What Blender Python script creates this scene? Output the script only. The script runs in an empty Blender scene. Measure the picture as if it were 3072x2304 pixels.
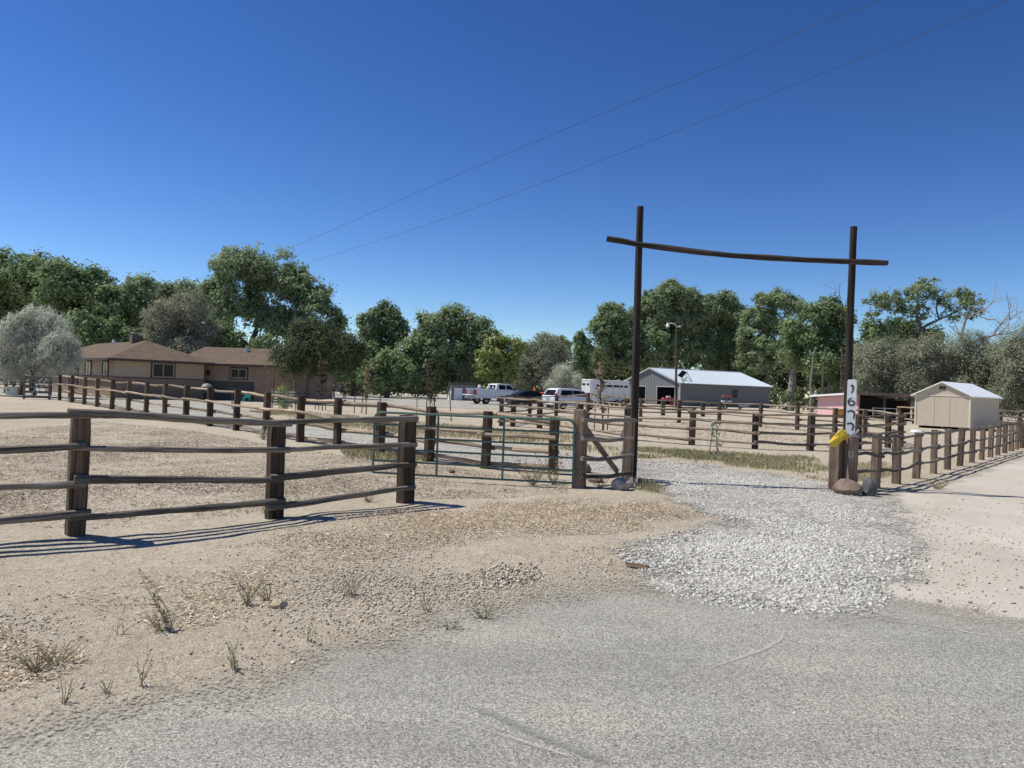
import bpy, math, random
import numpy as np
from mathutils import Vector, Matrix

# ------------------------------------------------------------------ camera, sky, sun
scene = bpy.context.scene
C = scene.collection
R = math.radians
FPX, CAMH, PITCH, ROLL = 2218.0, 1.6, 0.336, 2.0
cam_d = bpy.data.cameras.new('camera')
cam = bpy.data.objects.new('camera', cam_d)
C.objects.link(cam)
cam_d.sensor_width = 36.0
cam_d.lens = FPX / 3072 * 36
cam_d.clip_start = 0.05
cam_d.clip_end = 6000
CAMR = Matrix.Rotation(R(90 + PITCH), 3, 'X') @ Matrix.Rotation(R(ROLL), 3, 'Z')
cam.matrix_world = Matrix.Translation((0, 0, CAMH)) @ CAMR.to_4x4()
scene.camera = cam

SUN = Vector((-0.60, 0.115, 1.0)).normalized()
w = bpy.data.worlds.new('World')
scene.world = w
w.use_nodes = True
nt = w.node_tree
sky = nt.nodes.new('ShaderNodeTexSky')
sky.sky_type = 'NISHITA'
sky.sun_disc = False
sky.sun_elevation = math.asin(SUN.z)
sky.sun_rotation = math.atan2(SUN.x, SUN.y)
sky.altitude = 1300
sky.air_density = 1.0
sky.dust_density = 0.2
sky.ozone_density = 2.2
bg = nt.nodes['Background']
bg.inputs['Strength'].default_value = 0.061
hs = nt.nodes.new('ShaderNodeHueSaturation')
hs.inputs['Hue'].default_value = 0.507
hs.inputs['Saturation'].default_value = 1.13
gm_ = nt.nodes.new('ShaderNodeGamma')
gm_.inputs['Gamma'].default_value = 1.4
nt.links.new(sky.outputs[0], gm_.inputs['Color'])
nt.links.new(gm_.outputs[0], hs.inputs['Color'])
nt.links.new(hs.outputs[0], bg.inputs['Color'])
sd = bpy.data.lights.new('sun', 'SUN')
sd.energy = 5.0
sd.angle = R(0.53)
sd.color = (1.0, 0.955, 0.83)
sun = bpy.data.objects.new('sun', sd)
sun.rotation_euler = SUN.to_track_quat('Z', 'Y').to_euler()
C.objects.link(sun)
scene.view_settings.view_transform = 'Standard'
scene.view_settings.look = 'None'
scene.view_settings.exposure = 0.0
scene.view_settings.gamma = 1.0
scene.view_settings.use_curve_mapping = False
scene.cycles.max_bounces = 6
scene.cycles.transparent_max_bounces = 12
scene.cycles.use_denoising = True

# ------------------------------------------------------------------ survey helpers (pixel of the photo -> place)
def ray(px, py):
    return CAMR @ Vector(((px - 1536) / FPX, -(py - 1152) / FPX, -1.0))
def G(px, py, z=0.0):
    r = ray(px, py); t = (z - CAMH) / r.z
    return Vector((r.x * t, r.y * t, z))
def P(px, py, d):
    r = ray(px, py); t = d / r.y
    return Vector((r.x * t, d, CAMH + r.z * t))
def ratio(px, py=1200):
    r = ray(px, py); return r.x / r.y
def topz(px, py, d):
    return P(px, py, d).z

# ------------------------------------------------------------------ noise
class VNoise:
    def __init__(s, seed, n=256):
        s.g = np.random.RandomState(seed).rand(n, n) * 2 - 1; s.n = n
    def __call__(s, x, y, sc):
        x = np.asarray(x, float) / sc; y = np.asarray(y, float) / sc
        i = np.floor(x).astype(int); j = np.floor(y).astype(int)
        u = x - i; v = y - j; u = u * u * (3 - 2 * u); v = v * v * (3 - 2 * v); n = s.n
        g = s.g
        return (g[i % n, j % n] * (1 - u) * (1 - v) + g[(i + 1) % n, j % n] * u * (1 - v)
                + g[i % n, (j + 1) % n] * (1 - u) * v + g[(i + 1) % n, (j + 1) % n] * u * v)
VN = VNoise(3); VN2 = VNoise(8)

# ------------------------------------------------------------------ materials
MATS = {}
def _nodes(name):
    m = bpy.data.materials.new(name); m.use_nodes = True
    t = m.node_tree; b = t.nodes['Principled BSDF']
    return m, t, b
def N(t, kind, **kw):
    n = t.nodes.new(kind)
    for k, v in kw.items():
        if hasattr(n, k) and not k[0].isupper(): setattr(n, k, v)
        else: n.inputs[k].default_value = v
    return n
def ramp(t, fac, stops, interp='LINEAR'):
    r = t.nodes.new('ShaderNodeValToRGB'); r.color_ramp.interpolation = interp
    e = r.color_ramp.elements
    while len(e) < len(stops): e.new(0.5)
    for k, (p, c) in enumerate(stops):
        e[k].position = p; e[k].color = (c[0], c[1], c[2], 1)
    t.links.new(fac, r.inputs[0]); return r.outputs[0]
def mixc(t, fac, a, b, mode='MIX'):
    m = t.nodes.new('ShaderNodeMix'); m.data_type = 'RGBA'; m.blend_type = mode
    for val, sock in ((fac, m.inputs[0]), (a, m.inputs[6]), (b, m.inputs[7])):
        if hasattr(val, 'default_value'): t.links.new(val, sock)
        elif isinstance(val, (int, float)): sock.default_value = val
        else: sock.default_value = (val[0], val[1], val[2], 1)
    return m.outputs[2]
def mth(t, op, a, b=0.0, clamp=False):
    m = t.nodes.new('ShaderNodeMath'); m.operation = op; m.use_clamp = clamp
    for k, v in enumerate((a, b)):
        if hasattr(v, 'default_value'): t.links.new(v, m.inputs[k])
        else: m.inputs[k].default_value = v
    return m.outputs[0]
def coords(t, scale=(1, 1, 1), kind='Object'):
    c = t.nodes.new('ShaderNodeTexCoord'); mp = t.nodes.new('ShaderNodeMapping')
    mp.inputs['Scale'].default_value = scale
    t.links.new(c.outputs[kind], mp.inputs[0]); return mp.outputs[0]
def noise(t, vec, scale, detail=4, rough=0.55):
    n = t.nodes.new('ShaderNodeTexNoise'); n.inputs['Scale'].default_value = scale
    n.inputs['Detail'].default_value = detail; n.inputs['Roughness'].default_value = rough
    t.links.new(vec, n.inputs['Vector']); return n.outputs['Fac']
def voro(t, vec, scale, out='Color', feature='F1'):
    n = t.nodes.new('ShaderNodeTexVoronoi'); n.feature = feature; n.inputs['Scale'].default_value = scale
    t.links.new(vec, n.inputs['Vector']); return n.outputs[out]
def bump(t, b, h, strength, dist=0.01):
    n = t.nodes.new('ShaderNodeBump'); n.inputs['Strength'].default_value = strength
    n.inputs['Distance'].default_value = dist
    t.links.new(h, n.inputs['Height']); t.links.new(n.outputs[0], b.inputs['Normal'])
def grey(c, k): return tuple(min(1, x * k) for x in c)

def mat(name, col, rough=0.7, var=0.25, scale=6.0, stretch=(1, 1, 1), bmp=0.3, metal=0.0, spec=0.5, col2=None, bd=0.01):
    if name in MATS: return MATS[name]
    m, t, b = _nodes(name)
    v = coords(t, stretch)
    n = noise(t, v, scale, 6)
    lo, hi = (grey(col, 1 - var), grey(col, 1 + var)) if col2 is None else (col, col2)
    c = ramp(t, n, [(0.3, lo), (0.7, hi)])
    t.links.new(c, b.inputs['Base Color'])
    b.inputs['Roughness'].default_value = rough
    b.inputs['Metallic'].default_value = metal
    b.inputs['Specular IOR Level'].default_value = spec
    if bmp > 0: bump(t, b, n, bmp, bd)
    MATS[name] = m; return m

def wood(name, dark, light, bmp=0.6, rs=1.0):
    """grain runs along local z (posts) - rails use wood_x"""
    m, t, b = _nodes(name)
    ax = 'X' if name.endswith('rail') else 'Z'
    info = t.nodes.new('ShaderNodeObjectInfo')
    cc = t.nodes.new('ShaderNodeTexCoord'); mp = t.nodes.new('ShaderNodeMapping')
    mp.inputs['Scale'].default_value = (1.2, 34, 34) if ax == 'X' else (34, 34, 1.2)
    add = t.nodes.new('ShaderNodeVectorMath'); add.operation = 'ADD'
    off = t.nodes.new('ShaderNodeCombineXYZ')
    for k in range(3): t.links.new(mth(t, 'MULTIPLY', info.outputs['Random'], 37.0 + 11 * k), off.inputs[k])
    t.links.new(cc.outputs['Object'], mp.inputs[0]); t.links.new(mp.outputs[0], add.inputs[0]); t.links.new(off.outputs[0], add.inputs[1])
    n1 = noise(t, add.outputs[0], 1.0, 6, 0.6)
    v2 = coords(t, (1, 1, 1)); n2 = noise(t, v2, 3.0, 4)
    c = ramp(t, n1, [(0.30, grey(dark, 0.4)), (0.44, dark), (0.58, grey(light, 0.8)), (0.72, light)])
    mul = mth(t, 'ADD', mth(t, 'MULTIPLY', info.outputs['Random'], 0.75), 0.62)
    mul = mth(t, 'MULTIPLY', mul, mth(t, 'ADD', mth(t, 'MULTIPLY', n2, 0.7), 0.65))
    cb = t.nodes.new('ShaderNodeCombineColor')
    for k in range(3): t.links.new(mul, cb.inputs[k])
    t.links.new(mixc(t, 1.0, c, cb.outputs[0], 'MULTIPLY'), b.inputs['Base Color'])
    b.inputs['Roughness'].default_value = 0.85
    b.inputs['Specular IOR Level'].default_value = 0.25
    bump(t, b, n1, bmp, 0.012)
    MATS[name] = m; return m

def leafmat(name, col, col2, trans=0.25, rough=0.5, spec=0.4):
    m, t, b = _nodes(name)
    a = t.nodes.new('ShaderNodeAttribute'); a.attribute_name = 'tint'
    info = t.nodes.new('ShaderNodeObjectInfo')
    f = mth(t, 'ADD', mth(t, 'MULTIPLY', a.outputs['Fac'], 0.85), mth(t, 'MULTIPLY', info.outputs['Random'], 0.15))
    c = ramp(t, f, [(0.0, col), (0.75, col2), (1.0, grey(col2, 1.35))])
    t.links.new(c, b.inputs['Base Color'])
    b.inputs['Roughness'].default_value = rough
    b.inputs['Specular IOR Level'].default_value = spec
    tr = t.nodes.new('ShaderNodeBsdfTranslucent'); t.links.new(c, tr.inputs['Color'])
    ms = t.nodes.new('ShaderNodeMixShader'); ms.inputs[0].default_value = trans
    t.links.new(b.outputs[0], ms.inputs[1]); t.links.new(tr.outputs[0], ms.inputs[2])
    t.links.new(ms.outputs[0], t.nodes['Material Output'].inputs['Surface'])
    MATS[name] = m; return m

def tintmat(name, stops, rough=0.85, spec=0.3, bmp=0.0):
    """colour chosen per piece from its random 'tint'"""
    m, t, b = _nodes(name)
    a = t.nodes.new('ShaderNodeAttribute'); a.attribute_name = 'tint'
    t.links.new(ramp(t, a.outputs['Fac'], stops), b.inputs['Base Color'])
    b.inputs['Roughness'].default_value = rough; b.inputs['Specular IOR Level'].default_value = spec
    if bmp: bump(t, b, noise(t, coords(t), 60, 4), bmp, 0.004)
    MATS[name] = m; return m

def soft_edge(m, t, shader, amp=0.5, scale=3.0, fine=0.35, fscale=25.0, width=0.12):
    """sheet thins out towards its border (attribute m = metres inside the border)"""
    a = t.nodes.new('ShaderNodeAttribute'); a.attribute_name = 'm'
    v = coords(t)
    n1 = mth(t, 'MULTIPLY', mth(t, 'SUBTRACT', noise(t, v, scale, 4), 0.5), amp * 2)
    n2 = mth(t, 'MULTIPLY', mth(t, 'SUBTRACT', noise(t, v, fscale, 3), 0.5), fine * 2)
    s = mth(t, 'ADD', a.outputs['Fac'], mth(t, 'ADD', n1, n2))
    f = mth(t, 'DIVIDE', s, width, True)
    tr = t.nodes.new('ShaderNodeBsdfTransparent')
    ms = t.nodes.new('ShaderNodeMixShader')
    t.links.new(f, ms.inputs[0]); t.links.new(tr.outputs[0], ms.inputs[1]); t.links.new(shader, ms.inputs[2])
    t.links.new(ms.outputs[0], t.nodes['Material Output'].inputs['Surface'])

# ------------------------------------------------------------------ mesh builder
class MB:
    def __init__(s): s.v = []; s.f = []
    def add(s, vs, fs):
        o = len(s.v); s.v += [tuple(p) for p in vs]; s.f += [tuple(i + o for i in q) for q in fs]; return s
    def box(s, c, d, rz=0.0, M=None):
        x, y, z = d[0] / 2, d[1] / 2, d[2] / 2
        vs = [Vector((sx * x, sy * y, sz * z)) for sx in (-1, 1) for sy in (-1, 1) for sz in (-1, 1)]
        if M is None: M = Matrix.Rotation(rz, 3, 'Z')
        vs = [M @ p + Vector(c) for p in vs]
        return s.add(vs, [(0, 1, 3, 2), (4, 6, 7, 5), (0, 4, 5, 1), (2, 3, 7, 6), (0, 2, 6, 4), (1, 5, 7, 3)])
    def tube(s, pts, rad, n=8, cap=True, rng=None, rough=0.0):
        pts = [Vector(p) for p in pts]; k = len(pts)
        if not hasattr(rad, '__len__'): rad = [rad] * k
        vs = []; fs = []
        up = Vector((0, 0, 1))
        t0 = (pts[-1] - pts[0]).normalized()
        if abs(t0.z) > 0.9: up = Vector((1, 0, 0))
        for i, p in enumerate(pts):
            t = (pts[min(i + 1, k - 1)] - pts[max(i - 1, 0)]).normalized()
            a = t.cross(up)
            if a.length < 1e-5: a = Vector((1, 0, 0))
            a.normalize(); b = a.cross(t)
            for j in range(n):
                th = 2 * math.pi * j / n; r = rad[i]
                if rng is not None: r *= 1 + rng.uniform(-rough, rough)
                vs.append(p + (a * math.cos(th) + b * math.sin(th)) * r)
        for i in range(k - 1):
            for j in range(n):
                fs.append((i * n + j, i * n + (j + 1) % n, (i + 1) * n + (j + 1) % n, (i + 1) * n + j))
        if cap:
            fs.append(tuple(range(n))); fs.append(tuple((k - 1) * n + j for j in reversed(range(n))))
        return s.add(vs, fs)
    def prism(s, poly, d0, d1, axis='y'):
        """polygon in the xz plane pushed along y (axis y), yz along x (axis x) or xy along z"""
        n = len(poly)
        def mk(p, d): return (p[0], d, p[1]) if axis == 'y' else ((d, p[0], p[1]) if axis == 'x' else (p[0], p[1], d))
        vs = [mk(p, d0) for p in poly] + [mk(p, d1) for p in poly]
        fs = [tuple(range(n)), tuple(range(2 * n - 1, n - 1, -1))]
        for i in range(n): fs.append((i, i + n, (i + 1) % n + n, (i + 1) % n))
        return s.add(vs, fs)
    def quad(s, a, b, c, d): return s.add([a, b, c, d], [(0, 1, 2, 3)])
    def loft(s, secs, close=True):
        n = len(secs[0]); k = len(secs); vs = [p for q in secs for p in q]; fs = []
        for i in range(k - 1):
            for j in range(n):
                fs.append((i * n + j, i * n + (j + 1) % n, (i + 1) * n + (j + 1) % n, (i + 1) * n + j))
        if close: fs += [tuple(range(n)), tuple((k - 1) * n + j for j in reversed(range(n)))]
        return s.add(vs, fs)
    def build(s, name, material, parent=None, smooth=False, bevel=0.0, seg=2, loc=None, rot=None):
        me = bpy.data.meshes.new(name)
        me.from_pydata(s.v, [], s.f)
        import bmesh
        bm = bmesh.new(); bm.from_mesh(me); bmesh.ops.recalc_face_normals(bm, faces=bm.faces); bm.to_mesh(me); bm.free()
        me.materials.append(material)
        if smooth:
            me.polygons.foreach_set('use_smooth', [True] * len(me.polygons))
        o = bpy.data.objects.new(name, me); C.objects.link(o)
        if parent is not None: o.parent = parent
        if loc is not None: o.location = loc
        if rot is not None: o.rotation_euler = rot
        if bevel > 0:
            b = o.modifiers.new('bevel', 'BEVEL'); b.width = bevel; b.segments = seg; b.limit_method = 'ANGLE'; b.angle_limit = R(35)
        if smooth:
            try: me.set_sharp_from_angle(angle=R(40))
            except Exception: pass
        return o

def raw_mesh(name, verts, faces_per, material, parent=None, tint=None, tname='tint', smooth=False, tri_idx=None, loc=None):
    """fast mesh from numpy: verts (N,3); faces as an index array (F,k)"""
    me = bpy.data.meshes.new(name)
    verts = np.asarray(verts, np.float32); F = np.asarray(faces_per, np.int32); k = F.shape[1]
    me.vertices.add(len(verts)); me.vertices.foreach_set('co', verts.ravel())
    me.loops.add(F.size); me.loops.foreach_set('vertex_index', F.ravel())
    me.polygons.add(len(F)); me.polygons.foreach_set('loop_start', np.arange(0, F.size, k, dtype=np.int32))
    try: me.polygons.foreach_set('loop_total', np.full(len(F), k, np.int32))
    except Exception: pass
    if smooth: me.polygons.foreach_set('use_smooth', np.ones(len(F), bool))
    if tint is not None:
        a = me.attributes.new(tname, 'FLOAT', 'POINT'); a.data.foreach_set('value', np.asarray(tint, np.float32))
    me.update(calc_edges=True); me.validate()
    me.materials.append(material)
    o = bpy.data.objects.new(name, me); C.objects.link(o)
    if parent is not None: o.parent = parent
    if loc is not None: o.location = loc
    return o

def tag(o, label=None, cat=None, group=None, kind=None):
    if label: o['label'] = label
    if cat: o['category'] = cat
    if group: o['group'] = group
    if kind: o['kind'] = kind
    return o
def thing(name, label, cat, loc=(0, 0, 0), rz=0.0, group=None):
    e = bpy.data.objects.new(name, None); C.objects.link(e)
    e.location = loc; e.rotation_euler = (0, 0, rz); e.empty_display_size = 0.3
    return tag(e, label, cat, group)

# ------------------------------------------------------------------ material set
mt_tie = wood('tie_wood', (0.066, 0.047, 0.035), (0.165, 0.112, 0.074), 0.9)
mt_tie2 = wood('tie_wood_weathered', (0.15, 0.11, 0.082), (0.30, 0.215, 0.155), 0.7)
mt_rail = wood('weathered_rail', (0.125, 0.105, 0.088), (0.31, 0.265, 0.22), 0.8)
mt_pale = wood('peeled_rail', (0.26, 0.20, 0.145), (0.50, 0.39, 0.28), 0.7)
mt_mid = wood('pen_rail', (0.19, 0.15, 0.115), (0.40, 0.32, 0.24), 0.7)
mt_pole = wood('pole_wood', (0.020, 0.016, 0.0135), (0.055, 0.039, 0.030), 0.8)
mt_bark = wood('bark_wood', (0.085, 0.072, 0.06), (0.20, 0.175, 0.15), 0.9)
mt_palebark = wood('pale_bark_wood', (0.20, 0.18, 0.155), (0.42, 0.39, 0.35), 0.9)
mt_green = mat('green_tube_paint', (0.085, 0.155, 0.12), 0.5, 0.25, 14, bmp=0.1)
mt_white = mat('white_paint', (0.78, 0.79, 0.80), 0.35, 0.04, 3, bmp=0)
mt_glass = mat('dark_glass', (0.012, 0.014, 0.016), 0.10, 0.1, 2, bmp=0, spec=0.16)
mt_rubber = mat('tyre_rubber', (0.018, 0.018, 0.018), 0.8, 0.2, 20)
mt_rim = mat('wheel_metal', (0.42, 0.42, 0.43), 0.35, 0.1, 10, bmp=0, metal=0.7)
mt_black = mat('black_plastic', (0.02, 0.02, 0.02), 0.6, 0.2, 10)
mt_red = mat('tail_lamp_red', (0.42, 0.02, 0.02), 0.25, 0.1, 4, bmp=0)
mt_steel = mat('rusty_stake_steel', (0.10, 0.075, 0.06), 0.7, 0.4, 12)
mt_galv = mat('galvanised_metal', (0.48, 0.50, 0.52), 0.45, 0.12, 5, bmp=0.1, metal=0.35)
# ------------------------------------------------------------------ ground and its sheets
def sdf(poly, X, Y):
    """signed distance to a polygon, positive inside"""
    X = np.asarray(X, float); Y = np.asarray(Y, float)
    d = np.full(X.shape, 1e9); ins = np.zeros(X.shape, bool); n = len(poly)
    for i in range(n):
        ax, ay = poly[i]; bx, by = poly[(i + 1) % n]
        ex, ey = bx - ax, by - ay; L = ex * ex + ey * ey + 1e-12
        t = np.clip(((X - ax) * ex + (Y - ay) * ey) / L, 0, 1)
        d = np.minimum(d, np.hypot(X - ax - t * ex, Y - ay - t * ey))
        c = ((ay > Y) != (by > Y))
        xi = ax + (Y - ay) * ex / (ey if abs(ey) > 1e-9 else 1e-9)
        ins ^= c & (X < xi)
    return np.where(ins, d, -d)
def px_poly(pts):
    return [(G(x, y).x, G(x, y).y) for x, y in pts]

edge = [G(-1200, 2420), G(-400, 2240), G(0, 2150), G(420, 2075), G(800, 1990), G(1050, 1920), G(1250, 1860), G(1500, 1800), G(1760, 1750), G(2000, 1722),
        G(2350, 1745), G(2700, 1792), G(3072, 1850), G(3400, 1905)]
road_poly = [(p.x, p.y) for p in edge] + [(40, edge[-1].y - 14), (40, -60), (-40, -60), (-40, edge[0].y)]
apron_poly = px_poly([(1830, 1650), (1870, 1615), (2000, 1590), (2120, 1560), (2040, 1520), (1960, 1480), (1925, 1452), (1910, 1400), (1905, 1376), (1650, 1350), (1450, 1327), (1250, 1314),
                      (1000, 1290), (860, 1262), (730, 1232), (690, 1212), (760, 1200), (1010, 1211), (1250, 1218), (1420, 1226), (1560, 1228), (1750, 1222), (1800, 1205),
                      (1700, 1190), (1100, 1178), (500, 1160), (0, 1150), (-300, 1140), (-100, 1180), (120, 1196), (290, 1219), (440, 1240), (557, 1264), (708, 1284), (900, 1322),
                      (1011, 1340), (1138, 1358), (1285, 1379), (1456, 1400), (1658, 1412), (1760, 1440), (1890, 1450), (1940, 1475), (1960, 1500)])
# driveway apron between the posts and the road is a second piece so the outline stays simple
front_poly = px_poly([(1835, 1662), (1885, 1625), (2040, 1590), (2150, 1560), (2060, 1520), (1950, 1475), (1900, 1440), (1900, 1378), (2050, 1388), (2200, 1402), (2350, 1424), (2470, 1452), (2560, 1486),
                      (2690, 1498), (2740, 1560), (2790, 1640), (2790, 1700), (2730, 1760), (2650, 1835), (2500, 1858), (2300, 1842), (2100, 1812), (1985, 1778), (1965, 1735), (1900, 1700)])
yard_poly = px_poly([(1902, 1378), (1650, 1350), (1450, 1327), (1250, 1314), (1000, 1290), (860, 1262), (740, 1234), (690, 1214), (760, 1203), (1010, 1212), (1250, 1219), (1420, 1227), (1560, 1229),
                     (1720, 1224), (1790, 1207)]) + [(20, 110), (-45, 110), (-45, 58)] + px_poly([(-60, 1186), (120, 1194), (290, 1217), (440, 1240), (557, 1264), (708, 1284), (900, 1322), (1011, 1340),
                     (1138, 1358), (1285, 1379), (1456, 1400), (1658, 1413), (1900, 1438)])
sand_poly = px_poly([(2600, 1492), (2400, 1520), (2250, 1600), (2300, 1700), (2450, 1830), (2720, 1880), (3072, 1950), (3700, 2060)]) + [(45, 12), (60, 60), (33, 41.5)] + px_poly([(3060, 1362), (2950, 1400), (2830, 1440)])

def hz(X, Y):
    X = np.asarray(X, float); Y = np.asarray(Y, float)
    fade = np.clip((X + 9) / 2, 0, 1) * np.clip((14 - X) / 2, 0, 1) * np.clip((16 - Y) / 3, 0, 1) * np.clip((Y - 1) / 1, 0, 1)
    rd = np.clip(-sdf(road_poly, X, Y) / 1.2, 0.0, 1)
    h = (VN(X, Y, 1.7) * 0.030 + VN2(X, Y, 0.55) * 0.014 + VN(X + 50, Y, 0.23) * 0.007) * rd
    h = h + 0.05 * np.clip(sdf(front_poly, X, Y) / 0.8, 0, 1) * np.clip((9.5 - Y) / 2, 0, 1)
    return h * fade
def hz1(x, y): return float(hz(np.array([x]), np.array([y]))[0])

NX = np.round(np.arange(-9, 14.001, 0.1), 3); NY = np.round(np.arange(1.0, 16.001, 0.1), 3)
FX = np.arange(-60, 61, 1.0); FY = np.arange(16, 113, 1.0)
def lattice(xs, ys, zf, keep=None):
    X, Y = np.meshgrid(xs, ys, indexing='ij'); Z = zf(X, Y)
    nx, ny = X.shape
    idx = np.arange(nx * ny).reshape(nx, ny)
    F = np.stack([idx[:-1, :-1], idx[1:, :-1], idx[1:, 1:], idx[:-1, 1:]], -1).reshape(-1, 4)
    V = np.stack([X, Y, Z], -1).reshape(-1, 3)
    return V, F
def compact(V, F, extra):
    used = np.unique(F); mp = -np.ones(len(V), int); mp[used] = np.arange(len(used))
    return V[used], mp[F], extra[used]

def ground_material():
    m, t, b = _nodes('dry_sandy_soil')
    v = coords(t)
    big = noise(t, v, 0.35, 5); mid = noise(t, v, 2.4, 6, 0.65); fine = noise(t, v, 26, 6, 0.7); grit = voro(t, v, 70, 'Distance')
    c = ramp(t, big, [(0.30, (0.45, 0.38, 0.285)), (0.52, (0.54, 0.465, 0.36)), (0.75, (0.61, 0.535, 0.43))])
    c = mixc(t, mth(t, 'MULTIPLY', ramp(t, mid, [(0.42, (0, 0, 0)), (0.62, (1, 1, 1))]), 0.45), c, (0.40, 0.335, 0.24))
    c = mixc(t, mth(t, 'MULTIPLY', ramp(t, fine, [(0.50, (0, 0, 0)), (0.62, (1, 1, 1))]), 0.5), c, (0.22, 0.18, 0.135))
    clod = noise(t, v, 11, 7, 0.72)
    c = mixc(t, mth(t, 'MULTIPLY', ramp(t, clod, [(0.36, (1, 1, 1)), (0.48, (0, 0, 0))]), 0.6), c, (0.31, 0.255, 0.185))
    c = mixc(t, mth(t, 'MULTIPLY', ramp(t, clod, [(0.55, (0, 0, 0)), (0.68, (1, 1, 1))]), 0.6), c, (0.66, 0.61, 0.50))
    for sc, st, dk, lt in ((34, (1.0, 2.4, 1.0), (0.20, 0.155, 0.11), (0.74, 0.68, 0.56)), (58, (2.2, 1.0, 1.0), (0.22, 0.17, 0.125), (0.70, 0.64, 0.52))):
        vv = coords(t, st); fc = voro(t, vv, sc, 'Color'); fd = voro(t, vv, sc, 'Distance'); sp = t.nodes.new('ShaderNodeSeparateColor'); t.links.new(fc, sp.inputs[0])
        core = ramp(t, fd, [(0.22, (1, 1, 1)), (0.40, (0, 0, 0))])
        patch = ramp(t, noise(t, v, 0.9, 5), [(0.38, (0.12, 0.12, 0.12)), (0.62, (1, 1, 1))])
        c = mixc(t, mth(t, 'MULTIPLY', mth(t, 'MULTIPLY', core, patch), mth(t, 'GREATER_THAN', sp.outputs[0], 0.62)), c, dk)
        c = mixc(t, mth(t, 'MULTIPLY', core, mth(t, 'GREATER_THAN', sp.outputs[1], 0.72)), c, lt)
    c = mixc(t, mth(t, 'MULTIPLY', ramp(t, grit, [(0.16, (1, 1, 1)), (0.30, (0, 0, 0))]), 0.35), c, (0.66, 0.60, 0.52))
    t.links.new(c, b.inputs['Base Color']); b.inputs['Roughness'].default_value = 0.95; b.inputs['Specular IOR Level'].default_value = 0.15
    h = mth(t, 'ADD', mth(t, 'ADD', mth(t, 'MULTIPLY', mid, 2.0), mth(t, 'MULTIPLY', clod, 1.6)), mth(t, 'ADD', fine, mth(t, 'MULTIPLY', grit, 0.4)))
    bump(t, b, h, 0.8, 0.03)
    return m
mt_ground = ground_material()
V1, F1 = lattice(NX, NY, hz)
big = []
x0, x1, y0, y1 = -9.0, 14.0, 1.0, 16.0; B = 2500.0
ring = [(x0, y0), (x1, y0), (x1, y1), (x0, y1)]; outer = [(-B, -B), (B, -B), (B, B), (-B, B)]
Vb = np.array([(p[0], p[1], 0.0) for p in ring + outer]); Fb = np.array([(4, 5, 1, 0), (5, 6, 2, 1), (6, 7, 3, 2), (7, 4, 0, 3)])
g = raw_mesh('ground', np.vstack([V1, Vb]), np.vstack([F1, Fb + len(V1)]), mt_ground, smooth=True)
tag(g, kind='structure')

def sheet(name, poly, near, far, off, material, margin=0.7):
    Vs = []; Fs = []; Ms = []; o = 0
    for use, xs, ys, zf in ((near, NX, NY, hz), (far, FX, FY, lambda X, Y: X * 0.0)):
        if not use: continue
        V, F = lattice(xs, ys, zf); m = sdf(poly, V[:, 0], V[:, 1])
        m = np.clip(m, -3, 3)
        k = m[F].max(1) > -margin
        V, F, m = compact(V, F[k], m); V = V.copy(); V[:, 2] += off
        Vs.append(V); Fs.append(F + o); Ms.append(m); o += len(V)
    ob = raw_mesh(name, np.vstack(Vs), np.vstack(Fs), material, tint=np.concatenate(Ms), tname='m', smooth=True)
    return tag(ob, kind='structure')

def asphalt_material():
    m, t, b = _nodes('chip_seal_asphalt')
    v = coords(t)
    chips = voro(t, v, 125, 'Color'); dist = voro(t, v, 125, 'Distance'); sep = t.nodes.new('ShaderNodeSeparateColor'); t.links.new(chips, sep.inputs[0])
    c = ramp(t, sep.outputs[0], [(0.0, (0.10, 0.098, 0.088)), (0.25, (0.26, 0.255, 0.23)), (0.65, (0.405, 0.395, 0.355)), (1.0, (0.62, 0.605, 0.545))])
    big = noise(t, v, 0.8, 6, 0.6)
    c = mixc(t, 1.0, c, ramp(t, big, [(0.3, (0.86, 0.86, 0.87)), (0.7, (1.07, 1.05, 1.0))]), 'MULTIPLY')
    trk = noise(t, coords(t, (0.22, 1.3, 1)), 1.0, 5, 0.6)
    c = mixc(t, 1.0, c, ramp(t, trk, [(0.38, (0.80, 0.80, 0.82)), (0.55, (1.0, 1.0, 1.0)), (0.7, (1.08, 1.07, 1.04))]), 'MULTIPLY')
    c = mixc(t, mth(t, 'MULTIPLY', ramp(t, dist, [(0.45, (0, 0, 0)), (0.75, (1, 1, 1))]), 0.6), c, (0.17, 0.165, 0.15))
    a = t.nodes.new('ShaderNodeAttribute'); a.attribute_name = 'm'
    du = mth(t, 'SUBTRACT', 1.15, mth(t, 'DIVIDE', mth(t, 'ADD', a.outputs['Fac'], mth(t, 'MULTIPLY', noise(t, v, 1.2, 6, 0.65), 1.6)), 1.5, True), True)
    du = mth(t, 'MULTIPLY', du, mth(t, 'ADD', mth(t, 'MULTIPLY', noise(t, v, 70, 4, 0.7), 1.0), 0.15), True)
    c = mixc(t, du, c, (0.42, 0.37, 0.30))
    t.links.new(c, b.inputs['Base Color']); b.inputs['Roughness'].default_value = 0.9; b.inputs['Specular IOR Level'].default_value = 0.25
    bump(t, b, dist, 0.35, 0.006)
    soft_edge(m, t, b.outputs[0], 0.6, 1.3, 0.75, 45.0, 0.35)
    return m
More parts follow.
